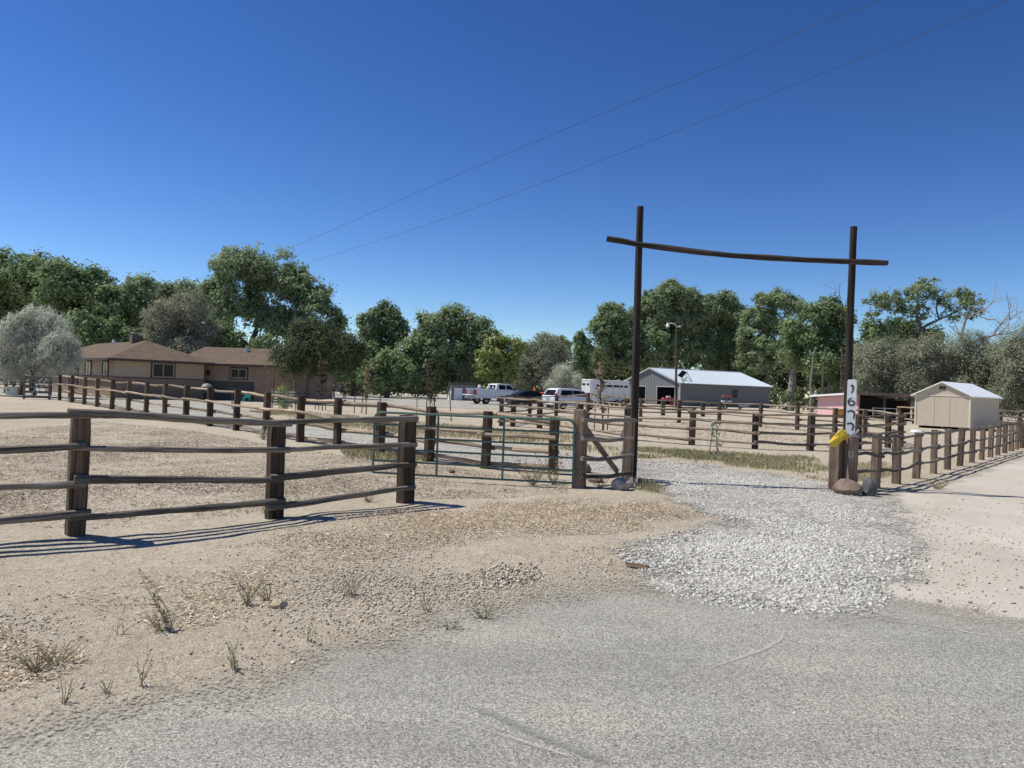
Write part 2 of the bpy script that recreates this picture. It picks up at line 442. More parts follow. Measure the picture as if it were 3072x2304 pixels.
def gravel_material():
    m, t, b = _nodes('crushed_white_gravel')
    v = coords(t)
    def layer(s):
        k = voro(t, v, s, 'Color'); d = voro(t, v, s, 'Distance'); sp = t.nodes.new('ShaderNodeSeparateColor'); t.links.new(k, sp.inputs[0])
        c = ramp(t, sp.outputs[0], [(0.0, (0.22, 0.21, 0.185)), (0.35, (0.44, 0.425, 0.39)), (0.8, (0.60, 0.585, 0.545)), (1.0, (0.76, 0.745, 0.705))])
        return mixc(t, ramp(t, d, [(0.38, (0, 0, 0)), (0.68, (0.85, 0.85, 0.85))]), c, (0.17, 0.155, 0.135)), d
    c1, d1 = layer(26)
    big = noise(t, v, 0.5, 5)
    c = mixc(t, 1.0, c1, ramp(t, big, [(0.3, (0.88, 0.86, 0.83)), (0.7, (1.06, 1.06, 1.07))]), 'MULTIPLY')
    fines = mth(t, 'MULTIPLY', ramp(t, noise(t, v, 0.9, 6, 0.6), [(0.46, (0, 0, 0)), (0.60, (1, 1, 1))]), mth(t, 'ADD', noise(t, v, 30, 3), 0.15), True)
    c = mixc(t, mth(t, 'MULTIPLY', fines, 0.55), c, (0.50, 0.465, 0.395))
    t.links.new(c, b.inputs['Base Color']); b.inputs['Roughness'].default_value = 0.9; b.inputs['Specular IOR Level'].default_value = 0.2
    bump(t, b, d1, 0.8, 0.02)
    soft_edge(m, t, b.outputs[0], 0.9, 0.9, 0.55, 22.0, 0.3)
    return m
def sand_material():
    m, t, b = _nodes('packed_pale_sand')
    v = coords(t)
    big = noise(t, v, 0.5, 5); fine = noise(t, v, 38, 5, 0.7); tr = noise(t, coords(t, (0.9, 0.25, 1)), 1.6, 5)
    c = ramp(t, big, [(0.3, (0.445, 0.40, 0.34)), (0.7, (0.535, 0.49, 0.425))])
    c = mixc(t, mth(t, 'MULTIPLY', ramp(t, fine, [(0.52, (0, 0, 0)), (0.68, (1, 1, 1))]), 0.4), c, (0.34, 0.29, 0.24))
    c = mixc(t, mth(t, 'MULTIPLY', ramp(t, tr, [(0.45, (0, 0, 0)), (0.65, (1, 1, 1))]), 0.3), c, (0.60, 0.56, 0.48))
    t.links.new(c, b.inputs['Base Color']); b.inputs['Roughness'].default_value = 0.95; b.inputs['Specular IOR Level'].default_value = 0.15
    bump(t, b, mth(t, 'ADD', fine, mth(t, 'MULTIPLY', big, 2)), 0.6, 0.015)
    soft_edge(m, t, b.outputs[0], 0.6, 1.2, 0.2, 20.0, 0.4)
    return m
mt_gravel = gravel_material()
sheet('dirt_road', sand_poly, True, True, 0.004, sand_material())
o_road = sheet('asphalt_road', road_poly, True, False, 0.008, asphalt_material())
# the rest of the road under and beside the camera
rb = MB().add([(-9, -60, 0.006), (14, -60, 0.006), (14, 1.0, 0.006), (-9, 1.0, 0.006), (-40, -60, 0.006), (-40, 1.0, 0.006), (40, -60, 0.006), (40, 1.0, 0.006)], [(0, 1, 2, 3), (4, 0, 3, 5), (1, 6, 7, 2)])
ro = rb.build('asphalt_road', mat('plain_road_asphalt', (0.30, 0.285, 0.26), 0.9, 0.3, 60), None); tag(ro, kind='structure')
sheet('gravel_drive', front_poly, True, False, 0.012, mt_gravel)
sheet('gravel_yard', yard_poly, True, True, 0.016, mt_gravel)

def ribbon(name, pts, wid, off, material):
    V = []; F = []; m = []
    pts = [Vector((p[0], p[1])) for p in pts]
    fine = []
    for a, b in zip(pts[:-1], pts[1:]):
        n = max(2, int((b - a).length / 0.06))
        fine += [a.lerp(b, k / n) for k in range(n)]
    fine.append(pts[-1]); K = len(fine)
    for i, p in enumerate(fine):
        t = (fine[min(i + 1, K - 1)] - fine[max(i - 1, 0)]).normalized(); nrm = Vector((-t.y, t.x))
        for s in (-1, 0, 1):
            q = p + nrm * (s * wid / 2); V.append((q.x, q.y, hz1(q.x, q.y) + off)); m.append((1 - abs(s)) * min(1, i / 4, (K - 1 - i) / 4) - 0.25)
    for i in range(K - 1):
        for s in (0, 1): F.append((i * 3 + s, i * 3 + s + 1, (i + 1) * 3 + s + 1, (i + 1) * 3 + s))
    return tag(raw_mesh(name, V, F, material, tint=m, tname='m'), kind='structure')
def mark_material(name, col):
    m, t, b = _nodes(name); t.links.new(ramp(t, noise(t, coords(t), 30, 4), [(0.3, grey(col, 0.85)), (0.7, grey(col, 1.12))]), b.inputs['Base Color'])
    b.inputs['Roughness'].default_value = 0.8; soft_edge(m, t, b.outputs[0], 0.35, 6, 0.6, 60, 0.9); return m
mk_grey = mark_material('scuffed_tar', (0.285, 0.28, 0.268)); mk_pale = mark_material('pale_dust_line', (0.50, 0.47, 0.41))
def gp(l): return [G(x, y) for x, y in l]
ribbon('road_scuff', gp([(1345, 2105), (1480, 2150), (1600, 2205), (1760, 2270), (1900, 2330)]), 0.10, 0.0125, mk_grey)
ribbon('road_scuff', gp([(1400, 2180), (1540, 2222), (1680, 2268), (1800, 2310)]), 0.05, 0.0125, mk_pale)
ribbon('road_crack', gp([(2382, 1885), (2350, 1905), (2342, 1925), (2300, 1950), (2230, 1975), (2100, 2020)]), 0.055, 0.0125, mk_pale)
ribbon('road_crack', gp([(2620, 1860), (2780, 1880), (2950, 1910), (3090, 1925)]), 0.03, 0.0125, mk_pale)

# ------------------------------------------------------------------ loose stones, chips, grass
ICO = None
def ico():
    p = (1 + 5 ** 0.5) / 2
    v = np.array([(-1, p, 0), (1, p, 0), (-1, -p, 0), (1, -p, 0), (0, -1, p), (0, 1, p), (0, -1, -p), (0, 1, -p), (p, 0, -1), (p, 0, 1), (-p, 0, -1), (-p, 0, 1)], float)
    v /= np.linalg.norm(v[0])
    f = np.array([(0, 11, 5), (0, 5, 1), (0, 1, 7), (0, 7, 10), (0, 10, 11), (1, 5, 9), (5, 11, 4), (11, 10, 2), (10, 7, 6), (7, 1, 8), (3, 9, 4), (3, 4, 2), (3, 2, 6), (3, 6, 8), (3, 8, 9), (4, 9, 5), (2, 4, 11), (6, 2, 10), (8, 6, 7), (9, 8, 1)])
    return v, f
def octa():
    v = np.array([(1, 0, 0), (-1, 0, 0), (0, 1, 0), (0, -1, 0), (0, 0, 1), (0, 0, -1)], float)
    f = np.array([(0, 2, 4), (2, 1, 4), (1, 3, 4), (3, 0, 4), (2, 0, 5), (1, 2, 5), (3, 1, 5), (0, 3, 5)])
    return v, f
def shard():
    v = np.array([(x, y, z) for x in (-1, 1) for y in (-1, 1) for z in (-1, 1)], float) * 0.72
    f = np.array([(0, 1, 3), (0, 3, 2), (4, 6, 7), (4, 7, 5), (0, 4, 5), (0, 5, 1), (2, 3, 7), (2, 7, 6), (0, 2, 6), (0, 6, 4), (1, 5, 7), (1, 7, 3)])
    return v, f
def rand_rot(rs, n):
    q = rs.normal(size=(n, 4)); q /= np.linalg.norm(q, axis=1)[:, None]
    w_, x, y, z = q.T
    return np.stack([np.stack([1 - 2 * (y * y + z * z), 2 * (x * y - z * w_), 2 * (x * z + y * w_)], -1),
                     np.stack([2 * (x * y + z * w_), 1 - 2 * (x * x + z * z), 2 * (y * z - x * w_)], -1),
                     np.stack([2 * (x * z - y * w_), 2 * (y * z + x * w_), 1 - 2 * (x * x + y * y)], -1)], 1)
def stones(name, XY, size, material, seed, base=ico, lift=0.25, flat=0.8):
    rs = np.random.RandomState(seed); n = len(XY); v, f = base()
    s = size[:, None, None] * np.stack([rs.uniform(0.7, 1.3, n), rs.uniform(0.6, 1.1, n), rs.uniform(0.45, 0.9, n)], -1)[:, None, :] / 2
    vv = (v[None] * (1 + rs.uniform(-0.25, 0.25, (n, len(v), 1))) + rs.uniform(-0.22, 0.22, (n, len(v), 3))) * s
    vv = np.einsum('nij,nkj->nki', rand_rot(rs, n), vv)
    vv[:, :, 2] *= flat
    z = hz(XY[:, 0], XY[:, 1]) + size * lift
    vv += np.stack([XY[:, 0], XY[:, 1], z], -1)[:, None, :]
    F = (f[None] + (np.arange(n) * len(v))[:, None, None]).reshape(-1, 3)
    ob = raw_mesh(name, vv.reshape(-1, 3), F, material, tint=np.repeat(rs.rand(n), len(v)))
    return ob
def scatter(seed, poly, n, dens=None):
    """random points inside a polygon, thinned by dens(x,y) in 0..1"""
    rs = np.random.RandomState(seed); a = np.array(poly); lo = a.min(0); hi = a.max(0); out = []; tot = 0
    while tot < n:
        p = lo + rs.rand(n * 2, 2) * (hi - lo)
        s = sdf(poly, p[:, 0], p[:, 1]); k = s > -0.02
        if dens is not None: k &= rs.rand(len(p)) < dens(p[:, 0], p[:, 1], s)
        p = p[k]; out.append(p); tot += len(p)
        if len(out) > 60: break
    return np.vstack(out)[:n]
mt_stone = tintmat('gravel_stone', [(0.0, (0.22, 0.21, 0.19)), (0.2, (0.42, 0.405, 0.37)), (0.6, (0.56, 0.545, 0.505)), (1.0, (0.70, 0.685, 0.645))], 0.85, 0.25, 0.4)
mt_pebble = tintmat('roadside_pebble', [(0.0, (0.20, 0.165, 0.13)), (0.3, (0.42, 0.365, 0.285)), (0.7, (0.60, 0.535, 0.43)), (1.0, (0.66, 0.62, 0.57))], 0.9, 0.2, 0.3)
mt_chip = tintmat('leaf_and_bark_litter', [(0.0, (0.17, 0.12, 0.08)), (0.25, (0.36, 0.27, 0.185)), (0.5, (0.50, 0.40, 0.285)), (0.75, (0.63, 0.54, 0.41)), (1.0, (0.78, 0.70, 0.57))], 0.9, 0.2)
mt_dung = tintmat('paddock_litter_bits', [(0.0, (0.09, 0.07, 0.05)), (0.35, (0.23, 0.18, 0.13)), (0.6, (0.40, 0.33, 0.25)), (0.8, (0.62, 0.54, 0.43)), (1.0, (0.82, 0.75, 0.63))], 0.9, 0.2)
mt_straw = tintmat('dry_grass', [(0.0, (0.24, 0.26, 0.13)), (0.35, (0.42, 0.40, 0.22)), (0.7, (0.58, 0.52, 0.32)), (1.0, (0.68, 0.60, 0.42))], 0.8, 0.2)

TRK = [gp([(2120, 1440), (2230, 1490), (2400, 1545), (2620, 1595), (2850, 1640)]), gp([(2300, 1430), (2440, 1480), (2600, 1525), (2800, 1560)])]
def trk(x, y):
    d = np.full(np.shape(x), 9.0)
    for pl in TRK:
        for a, b in zip(pl[:-1], pl[1:]):
            ex, ey = b.x - a.x, b.y - a.y; q = np.clip(((x - a.x) * ex + (y - a.y) * ey) / (ex * ex + ey * ey), 0, 1)
            d = np.minimum(d, np.hypot(x - a.x - q * ex, y - a.y - q * ey))
    return np.clip((d - 0.12) / 0.35, 0.04, 1)
pile = px_poly([(1825, 1655), (1880, 1622), (2050, 1590), (2200, 1600), (2400, 1620), (2560, 1680), (2680, 1740), (2670, 1800), (2600, 1850), (2450, 1866), (2250, 1842), (2080, 1808), (1975, 1778), (1955, 1730), (1880, 1690)])
rs0 = np.random.RandomState(5)
XY = scatter(11, pile, 22000, lambda x, y, s: np.clip(0.06 + s * 0.8 + VN(x, y, 0.5) * 0.4 + VN2(x, y, 1.3) * 0.35 + 0.25 * (y < 6.6) * (s > 0.1), 0.03, 1) * trk(x, y))
tag(stones('gravel_stones', XY, np.clip(rs0.gamma(4.0, 0.0047, len(XY)), 0.008, 0.036), mt_stone, 1, shard), 'loose white crushed stone piled where the drive meets the road', 'gravel', kind='stuff')
XY = scatter(12, front_poly, 26000, lambda x, y, s: np.clip(0.35 + VN(x, y, 0.9) * 1.1, 0.05, 1) * np.clip(s * 0.8 + 0.1, 0.05, 1) * trk(x, y))
tag(stones('drive_stones', XY, np.clip(rs0.gamma(4.0, 0.0055, len(XY)), 0.009, 0.04), mt_stone, 2, shard), 'loose stones over the gravel drive between the tall poles', 'gravel', kind='stuff')
verge = px_poly([(-60, 1720), (300, 1690), (900, 1600), (1500, 1640), (1830, 1650), (1960, 1740), (1900, 1790), (1500, 1830), (1250, 1900), (1000, 1990), (700, 2060), (300, 2140), (-60, 2220)])
XY = scatter(13, verge, 10000, lambda x, y, s: np.clip(0.22 + VN(x, y, 1.1) * 0.45 + 0.75 * np.exp(-((x + 0.9) ** 2 / 0.6 + (y - 5.9) ** 2 / 0.12)), 0.02, 1))
tag(stones('verge_pebbles', XY, np.abs(rs0.normal(0.009, 0.008, len(XY))) + 0.005, mt_pebble, 3, octa, 0.2), 'pebbles strewn over the sandy road verge', 'pebbles', kind='stuff')
spot = px_poly([(1370, 1730), (1450, 1700), (1620, 1690), (1660, 1740), (1560, 1775), (1420, 1785)])
XY = scatter(14, spot, 420, lambda x, y, s: np.clip(s * 2.2, 0.02, 1))
tag(stones('pale_stones', XY, rs0.uniform(0.012, 0.034, len(XY)), mt_pebble, 4, shard), 'patch of pale broken stones on the sandy verge', 'stones', kind='stuff')
rdp = px_poly([(0, 2240), (800, 2040), (1250, 1880), (1760, 1770), (2650, 1870), (3072, 1930), (3072, 2300), (0, 2300)])
XY = scatter(15, rdp, 500, lambda x, y, s: np.clip(1.0 - s, 0.05, 1))
tag(stones('road_grit', XY, np.abs(rs0.normal(0.008, 0.006, len(XY))) + 0.005, mt_pebble, 6, octa, 0.2), 'scattered grit on the grey road surface', 'grit', kind='stuff')
sandp = px_poly([(2690, 1520), (3072, 1450), (3072, 1860), (2720, 1800)])
XY = scatter(16, sandp, 1600, lambda x, y, s: np.clip(0.15 + 0.9 * np.exp(-(x - 5.6) * 0.9) + VN(x, y, 0.7) * 0.3, 0.03, 1))
tag(stones('sand_grit', XY, np.abs(rs0.normal(0.014, 0.01, len(XY))) + 0.006, mt_pebble, 7, octa, 0.2), 'sparse grit on the pale dirt road', 'grit', kind='stuff')

def chips(name, XY, size, seed, material, lift=0.006):
    rs = np.random.RandomState(seed); n = len(XY)
    L = size * rs.uniform(0.6, 1.5, n) / 2; W = size * rs.uniform(0.10, 0.38, n) / 2
    th = rs.rand(n) * 2 * math.pi; tl = rs.normal(0, 0.22, n); rl = rs.normal(0, 0.30, n)
    ax = np.stack([np.cos(th) * np.cos(tl), np.sin(th) * np.cos(tl), np.sin(tl)], -1)
    si = np.stack([-np.sin(th), np.cos(th), rl], -1); si /= np.linalg.norm(si, axis=1)[:, None]
    c = np.stack([XY[:, 0], XY[:, 1], hz(XY[:, 0], XY[:, 1]) + lift + np.abs(L * np.sin(tl)) * 0.8], -1)
    b1 = rs.uniform(-0.3, 0.3, n)[:, None]
    V = np.stack([c - ax * L[:, None], c + ax * L[:, None] * b1 + si * W[:, None], c + ax * L[:, None], c + ax * L[:, None] * b1 - si * W[:, None]], 1)
    F = np.arange(n * 4).reshape(n, 4)
    return raw_mesh(name, V.reshape(-1, 3), F, material, tint=np.repeat(np.clip(rs.normal(0.5, 0.24, n), 0, 1), 4))
lit1 = px_poly([(130, 1790), (330, 1730), (520, 1690), (760, 1600), (980, 1560), (1240, 1525), (1600, 1490), (1960, 1500), (2120, 1545), (1980, 1590), (1700, 1610), (1420, 1640), (1150, 1680), (940, 1740), (860, 1830), (560, 1890), (300, 1870)])
XY = scatter(21, lit1, 46000, lambda x, y, s: np.clip(0.16 + s * 0.8 + VN(x, y, 0.7) * 0.5 + VN2(x, y, 0.25) * 0.3, 0, 1))
tag(chips('leaf_litter', XY, np.random.RandomState(1).uniform(0.018, 0.05, len(XY)), 5, mt_chip), 'brown leaf and bark litter on the ground before the near fence', 'litter', kind='stuff')
lit2 = px_poly([(-40, 1560), (-40, 1300), (300, 1265), (560, 1290), (800, 1330), (1130, 1385), (1330, 1400), (1700, 1440), (1700, 1480), (1250, 1500), (1180, 1470), (830, 1530), (230, 1590)])
XY = scatter(22, lit2, 95000, lambda x, y, s: np.clip(0.55 + VN(x, y, 1.6) * 0.5 + VN2(x, y, 0.4) * 0.35, 0.08, 1) * np.clip(16.0 / (y + 3), 0.2, 1))
tag(chips('paddock_litter', XY, np.random.RandomState(2).uniform(0.02, 0.062, len(XY)), 6, mt_dung), 'dry straw and manure litter over the left paddock floor', 'litter', kind='stuff')
lit3 = px_poly([(-40, 1860), (60, 1900), (160, 1930), (260, 1960), (220, 2010), (90, 2060), (-40, 2070)])
XY = scatter(23, lit3, 1500)
tag(chips('verge_litter', XY, np.random.RandomState(3).uniform(0.015, 0.045, len(XY)), 7, mt_chip), 'dead brown weeds matted at the left road edge', 'litter', kind='stuff')
lit4 = px_poly([(2560, 1440), (2700, 1410), (3050, 1330), (3060, 1370), (2830, 1450), (2700, 1490), (2600, 1495)])
XY = scatter(24, lit4, 3500)
tag(chips('fence_line_litter', XY, np.random.RandomState(4).uniform(0.02, 0.06, len(XY)), 8, mt_chip), 'dry litter along the foot of the right roadside fence', 'litter', kind='stuff')
pens = px_poly([(1560, 1262), (1900, 1262), (2300, 1270), (2560, 1290), (2640, 1330), (2560, 1340), (2430, 1345), (2265, 1342), (2075, 1330), (1900, 1310), (1700, 1290)])
XY = scatter(25, pens, 9000, lambda x, y, s: np.clip(0.5 + VN(x, y * 0.4, 1.2) * 0.9, 0.03, 1))
tag(chips('pen_litter', XY, np.random.RandomState(5).uniform(0.06, 0.16, len(XY)), 9, mt_chip), 'dry litter on the floor of the round pen', 'litter', kind='stuff')

def grass(name, label, poly, n, h, seed, dens=None, wd=0.006):
    XY = scatter(seed, poly, n, dens); rs = np.random.RandomState(seed + 100); n = len(XY)
    hh = h * rs.uniform(0.35, 1.25, n); th = rs.rand(n) * 6.283; ln = rs.uniform(0.1, 0.75, n) * hh; ww = wd * rs.uniform(0.5, 1.2, n) * (0.6 + XY[:, 1] * 0.03)
    z = hz(XY[:, 0], XY[:, 1]); c = np.stack([XY[:, 0], XY[:, 1], z], -1)
    d = np.stack([np.cos(th), np.sin(th), np.zeros(n)], -1); s = np.stack([-np.sin(th), np.cos(th), np.zeros(n)], -1)
    mid = c + d * (ln * 0.35)[:, None] + np.stack([np.zeros(n), np.zeros(n), hh * 0.6], -1)
    tip = c + d * ln[:, None] + np.stack([np.zeros(n), np.zeros(n), hh], -1)
    V = np.stack([c - s * ww[:, None], c + s * ww[:, None], mid + s * ww[:, None] * 0.7, tip, mid - s * ww[:, None] * 0.7], 1)
    F = np.arange(n * 5).reshape(n, 5)
    tint = np.clip(0.55 + 0.35 * VN(XY[:, 0], XY[:, 1], 2.2) + rs.normal(0, 0.22, n), 0, 1)
    return tag(raw_mesh(name, V.reshape(-1, 3), F, mt_straw, tint=np.repeat(tint, 5)), label, 'grass', kind='stuff')
strip1 = px_poly([(1908, 1345), (2060, 1345), (2250, 1362), (2440, 1372), (2480, 1400), (2480, 1448), (2350, 1420), (2200, 1400), (2050, 1386), (1908, 1375)])
grass('dry_grass_strip', 'yellow green grass strip between gravel drive and round pen', strip1, 19000, 0.075, 31, lambda x, y, s: np.clip(0.1 + s * 0.7 + VN(x, y, 0.8) * 0.7 + VN2(x, y, 0.3) * 0.4, 0.02, 1), 0.007)
strip2 = px_poly([(740, 1232), (1000, 1240), (1250, 1268), (1500, 1286), (1660, 1298), (1900, 1340), (1900, 1374), (1650, 1347), (1450, 1324), (1250, 1311), (1000, 1288), (860, 1260)])
grass('dry_grass_verge', 'yellow grass verge behind the driveway fence and green gate', strip2, 19000, 0.09, 32, lambda x, y, s: np.clip(0.15 + s * 0.4 + VN(x, y, 1.3) * 0.8 + VN2(x, y, 0.4) * 0.4, 0.02, 1), 0.008)
strip3 = px_poly([(1905, 1440), (1990, 1455), (2010, 1480), (1950, 1482), (1900, 1470)])
grass('golden_grass_tuft', 'golden dry grass tuft at the foot of the left tall pole', strip3, 700, 0.08, 33, lambda x, y, s: np.clip(s * 2, 0.05, 1), 0.005)
strip4 = px_poly([(2520, 1400), (2650, 1390), (2700, 1420), (2600, 1450), (2520, 1440)])
grass('faded_grass', 'sparse faded grass behind the right pole', strip4, 2500, 0.08, 34, None, 0.006)
strip5 = px_poly([(1010, 1340), (1200, 1365), (1280, 1385), (1180, 1392), (1040, 1372)])
grass('green_weed_row', 'low green weeds along the foot of the driveway fence', strip5, 1600, 0.12, 35, None, 0.010)
# ------------------------------------------------------------------ fences
rnd = random.Random(4)
def tie(mb, c, w, d, h, rz, rng, lean=0.0, levels=7, sink=0.12):
    """squared timber post: chamfered, a little twisted and worn"""
    secs = []; tw = rng.uniform(-0.03, 0.03); lx, ly = rng.uniform(-lean, lean), rng.uniform(-lean, lean)
    ch = 0.018
    base = [(-w / 2 + ch, -d / 2), (w / 2 - ch, -d / 2), (w / 2, -d / 2 + ch), (w / 2, d / 2 - ch), (w / 2 - ch, d / 2), (-w / 2 + ch, d / 2), (-w / 2, d / 2 - ch), (-w / 2, -d / 2 + ch)]
    jit = [(rng.uniform(-0.006, 0.006), rng.uniform(-0.006, 0.006)) for _ in base]
    for k in range(levels):
        f = k / (levels - 1); z = -sink + f * (h + sink); a = rz + tw * f; sc = 1.0 if k < levels - 1 else 0.94
        s = []
        for (x, y), (jx, jy) in zip(base, jit):
            x = (x + jx + rng.uniform(-0.005, 0.005)) * sc; y = (y + jy + rng.uniform(-0.005, 0.005)) * sc
            zz = z + (rng.uniform(-0.012, 0.012) if k == levels - 1 else 0)
            s.append(Vector((c[0] + x * math.cos(a) - y * math.sin(a) + lx * f, c[1] + x * math.sin(a) + y * math.cos(a) + ly * f, c[2] + zz)))
        secs.append(s)
    mb.loft(secs)
def log_rail(mb_pts, r, rng, n=10, sides=8, wob=0.02, sag=0.0):
    a, b = Vector(mb_pts[0]), Vector(mb_pts[1]); L = (b - a).length; t = (b - a).normalized(); sd_ = t.cross(Vector((0, 0, 1))).normalized()
    r0, r1 = (r * 1.12, r * 0.86) if rng.random() < 0.5 else (r * 0.86, r * 1.12)
    pts = []; rad = []
    p1, p2, q1, q2 = [rng.uniform(0, 6.28) for _ in range(4)]
    for k in range(n + 1):
        f = k / n; env = math.sin(math.pi * f) ** 0.5 if 0 < f < 1 else 0
        z = wob * (math.sin(p1 + f * 5.1) * 0.7 + math.sin(p2 + f * 11) * 0.3) * (0.35 + 0.65 * env) - sag * math.sin(math.pi * f)
        y = wob * (math.sin(q1 + f * 4.3) * 0.7 + math.sin(q2 + f * 9) * 0.3) * env * 0.7
        pts.append(a.lerp(b, f) + Vector((0, 0, z)) + sd_ * y)
        rad.append((r0 + (r1 - r0) * f) * rng.uniform(0.93, 1.08))
    return pts, rad
def rail_obj(a, b, r, mtl, parent, rng, org, n=10, sides=8, wob=0.02, sag=0.0):
    """rail mesh lies along its own x axis so the grain follows it"""
    a, b = Vector(a), Vector(b); d = b - a
    M = d.to_track_quat('X', 'Z').to_matrix(); Mi = M.transposed()
    pts, rad = log_rail((a, b), r, rng, n, sides, wob, sag)
    mb = MB().tube([Mi @ (p - a) for p in pts], rad, sides, True, rng, 0.09)
    o = mb.build('rail', mtl, parent, smooth=True, loc=a - Vector(org))
    o.rotation_euler = M.to_euler(); return o
def fence(name, label, posts, rails, w=0.19, d=0.17, r=0.045, mtie=None, mrail=None, close=False, seed=1, n=8, sides=7, skip=(), wob=0.02, ext=0.10, group=None, lean=0.03):
    """posts: (x, y, h); rails: (fraction of the height, side) side -1 = towards the road"""
    rng = random.Random(seed); mtie = mtie or mt_tie; mrail = mrail or mt_rail
    org = Vector((posts[0][0], posts[0][1], 0)); root = thing(name, label, 'fence', org, 0, group)
    K = len(posts); dirs = []
    for i in range(K):
        a = Vector(posts[i - 1][:2]) if (i > 0 or close) else Vector(posts[i][:2]); b = Vector(posts[(i + 1) % K][:2]) if (i < K - 1 or close) else Vector(posts[i][:2])
        t = (b - a).normalized(); dirs.append(math.atan2(t.y, t.x))
    for i, p in enumerate(posts):
        if p[2] <= 0: continue
        mb = MB(); ww = w * rng.uniform(0.9, 1.12); dd = d * rng.uniform(0.9, 1.12)
        tie(mb, (0, 0, 0), ww, dd, p[2], dirs[i], rng, lean)
        mb.build('post', mtie, root, loc=(p[0] - org.x, p[1] - org.y, hz1(p[0], p[1])))
    for i in range(K if close else K - 1):
        if i in skip: continue
        a = posts[i]; b = posts[(i + 1) % K]; A = Vector((a[0], a[1], 0)); Bv = Vector((b[0], b[1], 0)); t = (Bv - A).normalized(); nr = Vector((t.y, -t.x, 0))
        ha = abs(a[2]); hb = abs(b[2])
        for (f, s) in rails:
            off = nr * (s * (d / 2 + r * 0.75)); e = ext * rng.uniform(0.4, 1.6); e2 = e if (close or i < K - 2) else 0.07
            za = f * ha + rng.uniform(-0.02, 0.02) + hz1(a[0], a[1]); zb = f * hb + rng.uniform(-0.02, 0.02) + hz1(b[0], b[1])
            dz = rng.choice((-1, 1)) * r * 0.45
            rail_obj(A - t * e + off + Vector((0, 0, za + dz)), Bv + t * e2 + off + Vector((0, 0, zb - dz)), r * rng.uniform(0.85, 1.15), mrail, root, rng, org, n, sides, wob)
    return root
def pst(px, py, top):
    g = G(px, py); return (g.x, g.y, topz(px, top, g.y))

A_, B_, C_ = pst(225, 1605, 1232), pst(822, 1550, 1255), pst(1215, 1508, 1245)
off = Vector(B_[:2]) - Vector(A_[:2]); Z_ = (A_[0] - off.x * 1.05, A_[1] - off.y * 1.05, 1.22)
ZZ_ = (Z_[0] - off.x, Z_[1] - off.y, 1.22)
fence('near_rail_fence', 'dark timber post and four rail fence nearest the road at left', [ZZ_, Z_, A_, B_, C_], [(0.965, 1), (0.70, 1), (0.43, 1), (0.165, 1)], 0.18, 0.165, 0.036, mt_tie, mt_rail, seed=3, n=14, sides=9, wob=0.009, ext=0.09, lean=0.008)

dw = [(179, 1201.6, 1124), (215, 1207.5, 1127), (252, 1213.5, 1130.5), (291, 1220.5, 1135), (335, 1228, 1139), (384, 1236.5, 1142), (437, 1246, 1146), (494, 1257, 1151), (557, 1268, 1156),
      (629, 1278.5, 1162), (708, 1291.5, 1168), (796, 1308, 1178), (900, 1326, 1187), (1011, 1345, 1197), (1138, 1364, 1206.5), (1285, 1384, 1220), (1456, 1405, 1234), (1658, 1421, 1252)]
DW = [pst(*q) for q in dw]
fence('driveway_rail_fence', 'dark post fence with pale peeled rails running along the gravel driveway', DW, [(0.93, -1), (0.63, 1), (0.38, -1), (0.10, -1)], 0.17, 0.16, 0.044, mt_tie, mt_pale, seed=7, n=9, sides=7, wob=0.013)

# left pen beyond the wooden gate
lp = [pst(64, 1186, 1105), pst(17, 1180, 1104), pst(-60, 1172, 1098), pst(-140, 1166, 1092)]
fence('corner_rail_fence', 'pale railed fence behind the water trough at the left edge', lp, [(0.95, 1), (0.62, 1), (0.2, -1)], 0.22, 0.2, 0.05, mt_tie, mt_pale, seed=9, n=6, sides=6)
bp = [pst(41, 1170, 1108), pst(92, 1178, 1117), pst(150, 1186, 1122), pst(210, 1192, 1120)]
fence('inner_rail_fence', 'short pale railed fence under the silver leaved tree', bp, [(0.85, 1), (0.5, 1)], 0.2, 0.2, 0.045, mt_tie, mt_pale, seed=10, n=6, sides=6)

# round pen
ring = [pst(1504, 1278, 1188), pst(1538, 1280, 1192)]
def pd(px, d, h): return (ratio(px) * d, d, h)
ring += [pd(1621, 30.4, 1.2), pd(1741, 27.6, 1.17), pd(1884, 25.0, 1.16), pst(2075, 1335, 1225), pst(2265, 1347, 1237), pst(2430, 1351, 1240), pst(2574, 1348, 1244), pst(2663, 1343, 1241), pd(2705, 26.4, 1.2),
         pd(2598, 33.2, 1.2), pd(2507, 35.2, 1.2), pd(2394, 37.2, 1.22), pd(2282, 39.5, 1.25), pd(2160, 41.5, 1.25), pd(2039, 41.6, 1.25), pd(1924, 40.8, 1.27), pd(1765, 43.5, 1.5), pd(1670, 45.5, 1.25), pd(1590, 37, 1.2)]
fence('round_pen_fence', 'large round pen of dark posts and four weathered rails in the middle distance', ring, [(0.95, 1), (0.69, 1), (0.44, 1), (0.17, 1)], 0.18, 0.17, 0.042, mt_tie, mt_mid, True, seed=12, n=7, sides=6)
bk = [pd(1882, 54, 1.2), pd(1990, 54, 1.2), pd(2110, 55, 1.2)]
fence('barnyard_rail_fence', 'short rail fence beyond the round pen in front of the metal barn', bk, [(0.93, 1), (0.55, 1)], 0.3, 0.2, 0.05, mt_tie, mt_mid, seed=14, n=6, sides=6)
bf = [pd(2700, 56, 1.25), pd(2745, 55, 1.25), pd(2850, 56, 1.25), pd(2960, 56.5, 1.25), pd(3003, 57, 1.25), pd(3060, 57, 1.25), pd(3120, 57, 1.25)]
fence('back_rail_fence', 'pale rail fence running behind the tan storage shed', bf, [(0.95, 1), (0.60, 1), (0.25, 1)], 0.24, 0.2, 0.06, mt_tie, mt_pale, seed=15, n=6, sides=6)

